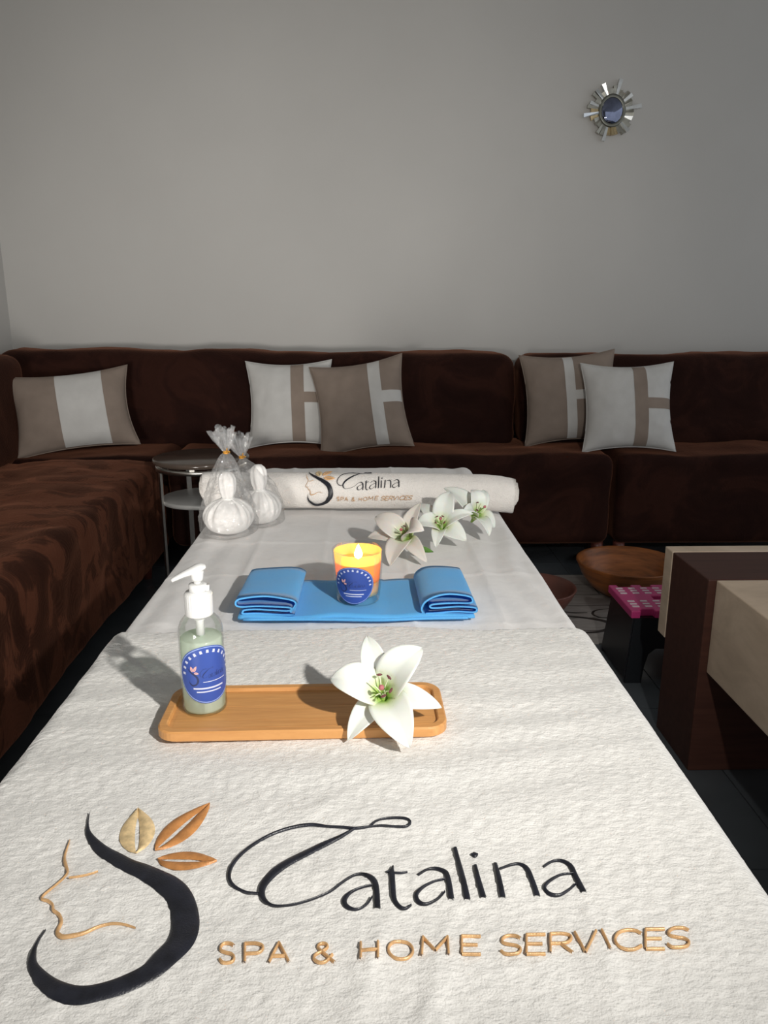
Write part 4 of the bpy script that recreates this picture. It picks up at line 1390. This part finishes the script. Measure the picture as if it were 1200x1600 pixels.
def cello(label, loc, br, tie_z, top_z, dx, dy, seed):
    c = thing('cellophane_bag', label, 'gift bag', loc, (0, 0, 0), 'cellophane bags')
    prof = [(br * 0.75, .0015), (br * 1.0, .002), (br * 1.10, .008), (br * 1.12, .022), (br * 1.07, .040), (br * 0.95, .060), (br * 0.80, .080), (br * 0.66, .098), (br * 0.46, .098 + (tie_z - .098) * 0.45), (br * 0.22, tie_z - .007), (.0036, tie_z)]
    P = [tuple(q) for q in catmull(prof, 4)]

    def crink(p, a):
        z = p[2]
        f = max(0.0, min(1.0, z / tie_z))
        r = math.hypot(p[0], p[1])
        m = 1 + 0.10 * math.cos(a * 5 + seed + 3 * f) * f + 0.06 * math.cos(a * 11 + seed * 2 - 5 * f) * f
        m += 0.09 * noise.noise(Vector((math.cos(a) * 3.1, math.sin(a) * 3.1, z * 75 + seed))) * min(1, 4 * f + 0.1)
        m += 0.05 * noise.noise(Vector((math.cos(a) * 7, math.sin(a) * 7, z * 190 + seed))) * min(1, 4 * f)
        k = f ** 2.2
        return (p[0] * m + dx * k, p[1] * m + dy * k, z)
    mesh_obj('film', *lathe(P, 46, crink, cap=False), 'cellophane', c, False)
    # ruffled tuft above the tie
    tuft = []
    for layer, (spread, hk) in enumerate(((0.0135, 1.0), (0.0095, 0.93), (0.0175, 0.80))):
        def tf(i, j, layer=layer, spread=spread, hk=hk):
            a = 2 * PI * i / 40
            f = j / 9
            z = tie_z + (top_z - tie_z) * f * hk * (1 + 0.14 * math.sin(a * 3 + layer * 2 + seed))
            r = 0.0030 + spread * f ** 0.8 * (1 + 0.30 * math.cos(a * 7 + layer + seed) + 0.18 * math.cos(a * 13 + seed))
            r += 0.0018 * noise.noise(Vector((math.cos(a) * 5, math.sin(a) * 5, f * 6 + layer)))
            return (dx * (1 + 0.0 * f) + r * math.cos(a) - 0.006 * f * (1 if layer == 2 else 0.3), dy + r * math.sin(a), z)
        tuft.append(grid(40, 10, tf, True))
    mesh_obj('ruffle', *merge(*tuft), 'cellophane', c, False)
    ties = [tube([(dx + 0.0046 * math.cos(t), dy + 0.0046 * math.sin(t), tie_z + dz) for t in [2 * PI * k / 12 for k in range(13)]], 0.0011, 6, 2) for dz in (-.0016, .0004, .0022)]
    ties.append(tube([(dx + .002, dy - .0050, tie_z), (dx + .006, dy - .0075, tie_z + .0035), (dx + .009, dy - .0085, tie_z + .0015)], 0.0010, 6))
    ties.append(tube([(dx + .001, dy - .0050, tie_z), (dx + .003, dy - .0075, tie_z + .005), (dx + .004, dy - .0080, tie_z + .009)], 0.0010, 6))
    mesh_obj('twist_tie', *merge(*ties), 'twist_gold', c)
    return c


compress('pleated white herbal compress ball in the nearer cellophane bag', (-0.2585, 1.392, 0.6030), 0.0465, 1.0, (0, 0, 0))
cello('clear cellophane bag with the taller tuft, nearer of the two', (-0.2585, 1.392, 0.6025), 0.0485, 0.152, 0.196, 0.001, 0.0, 0.7)
compress('pleated white herbal compress ball in the cellophane bag beside the rolled towel', (-0.2100, 1.462, 0.6030), 0.0425, 2.6, (0, 0, 0))
cello('clear cellophane bag with the shorter tuft, leaning behind the nearer bag', (-0.2100, 1.462, 0.6025), 0.0440, 0.131, 0.174, -0.030, -0.004, 2.1)

# ------------------------------------------------------------------ coffee table
ct = thing('coffee_table', 'low coffee table of cream stone slabs and a dark brown wooden leg block', 'table', (1.12, 1.2, 0))
for nm, vf, m in (('stone_slab', box(0.737, 1.52, 0.42, 1.518, 0.243, 0.455), 'stone_cream'),
                  ('leg_block', box(0.720, 1.50, 1.518, 1.712, 0.0, 0.456), 'wood_espresso'),
                  ('end_slab', box(0.719, 1.52, 1.712, 1.758, 0.238, 0.457), 'stone_cream'),
                  ('leg_block', box(0.76, 1.50, 0.30, 0.42, 0.0, 0.455), 'wood_espresso')):
    bevel_obj(W(nm, vf, m, ct, False), 0.0025)

# ------------------------------------------------------------------ side table
st = thing('side_table', 'small round side table with dark top and metal legs beside the bed head', 'table', (-0.585, 2.69, 0))
mesh_obj('table_top', *lathe([(.160, .494), (.166, .497), (.168, .503), (.166, .511), (.162, .513), (.0005, .513)], 64), 'table_top_lacquer', st)
mesh_obj('ring', *lathe([(.150, .472), (.158, .472), (.158, .488), (.150, .488), (.150, .472)], 64, cap=False), 'metal_satin', st)
for a in (212, 302, 32, 122):
    x, y = 0.150 * math.cos(R(a)), 0.150 * math.sin(R(a))
    M = Matrix.Translation((x, y, 0)) @ Matrix.Rotation(R(a), 4, 'Z')
    mesh_obj('leg', *xform(box(-.004, .004, -.009, .009, 0.0, .473), M), 'metal_satin', st, False)
mesh_obj('top_support', *merge(box(-.158, .158, -.008, .008, .486, .495), box(-.008, .008, -.158, .158, .486, .495)), 'metal_satin', st, False)
mesh_obj('shelf', *lathe([(.144, .352), (.147, .356), (.147, .366), (.144, .368), (.0005, .368)], 64), 'shelf_white', st)

# ------------------------------------------------------------------ printed floor mat
mat = thing('floor_mat', 'grey plank-printed vinyl mat with dark swirls on the tiled floor', 'mat', (0.85, 2.52, 0))
W('mat_sheet', box(0.30, 1.40, 2.205, 2.85, 0.0, 0.004), 'vinyl_planks', mat, False)


def flat_map(u, v, h):
    return (u, v, 0.0041 + h)


for pts in ([(0.60, 2.44, .008), (0.70, 2.42, .014), (0.79, 2.38, .022), (0.80, 2.33, .022), (0.74, 2.29, .016), (0.66, 2.285, .008)],
            [(0.84, 2.49, .004), (0.79, 2.475, .008), (0.77, 2.44, .010), (0.79, 2.41, .009), (0.84, 2.405, .004)],
            [(0.66, 2.47, .006), (0.71, 2.455, .012), (0.755, 2.455, .006)],
            [(0.42, 2.40, .006), (0.50, 2.46, .016), (0.58, 2.44, .012), (0.60, 2.37, .004)],
            [(1.05, 2.35, .005), (1.12, 2.42, .018), (1.20, 2.40, .014), (1.22, 2.32, .004)]):
    W('printed_swirl', ribbon(pts, flat_map, 0.0003), 'vinyl_swirl', mat)

# ------------------------------------------------------------------ folding step stool
stool = thing('step_stool', 'small folding step stool with pink dotted top and black legs by the coffee table', 'stool', (0.852, 2.055, 0))
SZ = 0.212
xb = [-0.130, -0.105, -0.065, -0.035, -0.005, 0.035, 0.065, 0.105, 0.130]
yb = [-0.105, -0.088, -0.012, 0.012, 0.088, 0.105]
V, F, ix = [], [], {}
for i in range(len(xb) - 1):
    for j in range(len(yb) - 1):
        if j == 2 and i in (3, 4):
            continue                     # hand hole
        if j in (0, 4) and i in (1, 3, 6):
            continue                     # hinge notches
        q = []
        for a, b in ((i, j), (i + 1, j), (i + 1, j + 1), (i, j + 1)):
            if (a, b) not in ix:
                ix[(a, b)] = len(V)
                V.append((xb[a], yb[b], SZ))
            q.append(ix[(a, b)])
        F.append(tuple(q))
top = mesh_obj('seat_plate', V, F, 'plastic_pink', stool, False)
so = top.modifiers.new('thickness', 'SOLIDIFY'); so.thickness = 0.022; so.offset = -1
bevel_obj(top, 0.003)
pad = None
for i in range(7):
    for r_ in range(6):
        x = -0.108 + 0.036 * i
        y = (-0.072, -0.052, -0.032, 0.032, 0.052, 0.072)[r_]
        if pad is None:
            pad = mesh_obj('grip_pad', *box(-.0095, .0095, -.0042, .0042, 0, .0018), 'grip_white', stool, False)
            pad.location = (x, y, SZ - .0002)
        else:
            c = pad.copy(); COL.objects.link(c); c.parent = stool; c.location = (x, y, SZ - .0002)


def arch_panel(y0, y1, yb0):
    """Leg panel with an arched opening, spreading towards the floor; y0..y1 thickness at top, foot moved to yb0."""
    zt = SZ - 0.022
    out = [(-0.118, zt), (0.118, zt), (0.136, 0.0), (0.090, 0.0), (0.084, 0.05), (0.074, 0.085), (0.055, 0.100), (-0.055, 0.100), (-0.074, 0.085), (-0.084, 0.05), (-0.090, 0.0), (-0.136, 0.0)]
    n = len(out)
    V = []
    for t in (y0, y1):
        for x, z in out:
            V.append((x, t + (yb0) * (1 - z / zt), z))
    F = [(0, 1, 6, 7), (1, 2, 3, 4), (1, 4, 5, 6), (0, 7, 8, 9), (0, 9, 10, 11)]
    F = [tuple(reversed(f)) for f in F] + [tuple(q + n for q in f) for f in F]
    for k in range(n):
        F.append((k, (k + 1) % n, n + (k + 1) % n, n + k))
    return V, F


mesh_obj('leg_panel', *arch_panel(-0.100, -0.088, -0.012), 'plastic_black', stool, False)
mesh_obj('leg_panel', *arch_panel(0.088, 0.100, 0.012), 'plastic_black', stool, False)
for s in (-1, 1):
    V = [(s * 0.118, -0.094, SZ - .022), (s * 0.118, 0.094, SZ - .022), (s * 0.134, 0.106, 0.012), (s * 0.134, -0.106, 0.012)]
    o = mesh_obj('side_brace', V, [(0, 1, 2, 3)], 'plastic_black', stool, False)
    so = o.modifiers.new('thickness', 'SOLIDIFY'); so.thickness = 0.006; so.offset = 0

# ------------------------------------------------------------------ bowls
b1 = thing('foot_bath_bowl', 'wide orange brown wooden bowl on the mat in front of the sofa legs', 'bowl', (0.955, 2.655, 0.004))
mesh_obj('bowl', *lathe([(0.0005, 0.0), (.085, 0.0), (.10, .004), (.135, .030), (.165, .070), (.182, .108), (.186, .118), (.183, .121), (.177, .117), (.158, .074), (.128, .036), (.09, .016), (0.0005, .012)], 72, cap=False), 'bowl_wood', b1)
mesh_obj('rim', *lathe([(.1835, .1145), (.1870, .117), (.1868, .1210), (.1825, .1225), (.1790, .1195)], 72, cap=False), 'bowl_wood', b1)
b2 = thing('small_bowl', 'reddish brown bowl mostly hidden beside the hanging sheet', 'bowl', (0.565, 2.46, 0.004))
mesh_obj('bowl', *lathe([(0.0005, 0.0), (.065, 0.0), (.08, .004), (.108, .030), (.132, .068), (.143, .094), (.140, .097), (.134, .093), (.118, .062), (.095, .030), (.06, .013), (0.0005, .011)], 64, cap=False), 'bowl_clay', b2)
mesh_obj('rim', *lathe([(.1405, .0915), (.1445, .0935), (.1440, .0975), (.1400, .0985), (.1370, .0960)], 64, cap=False), 'bowl_clay', b2)
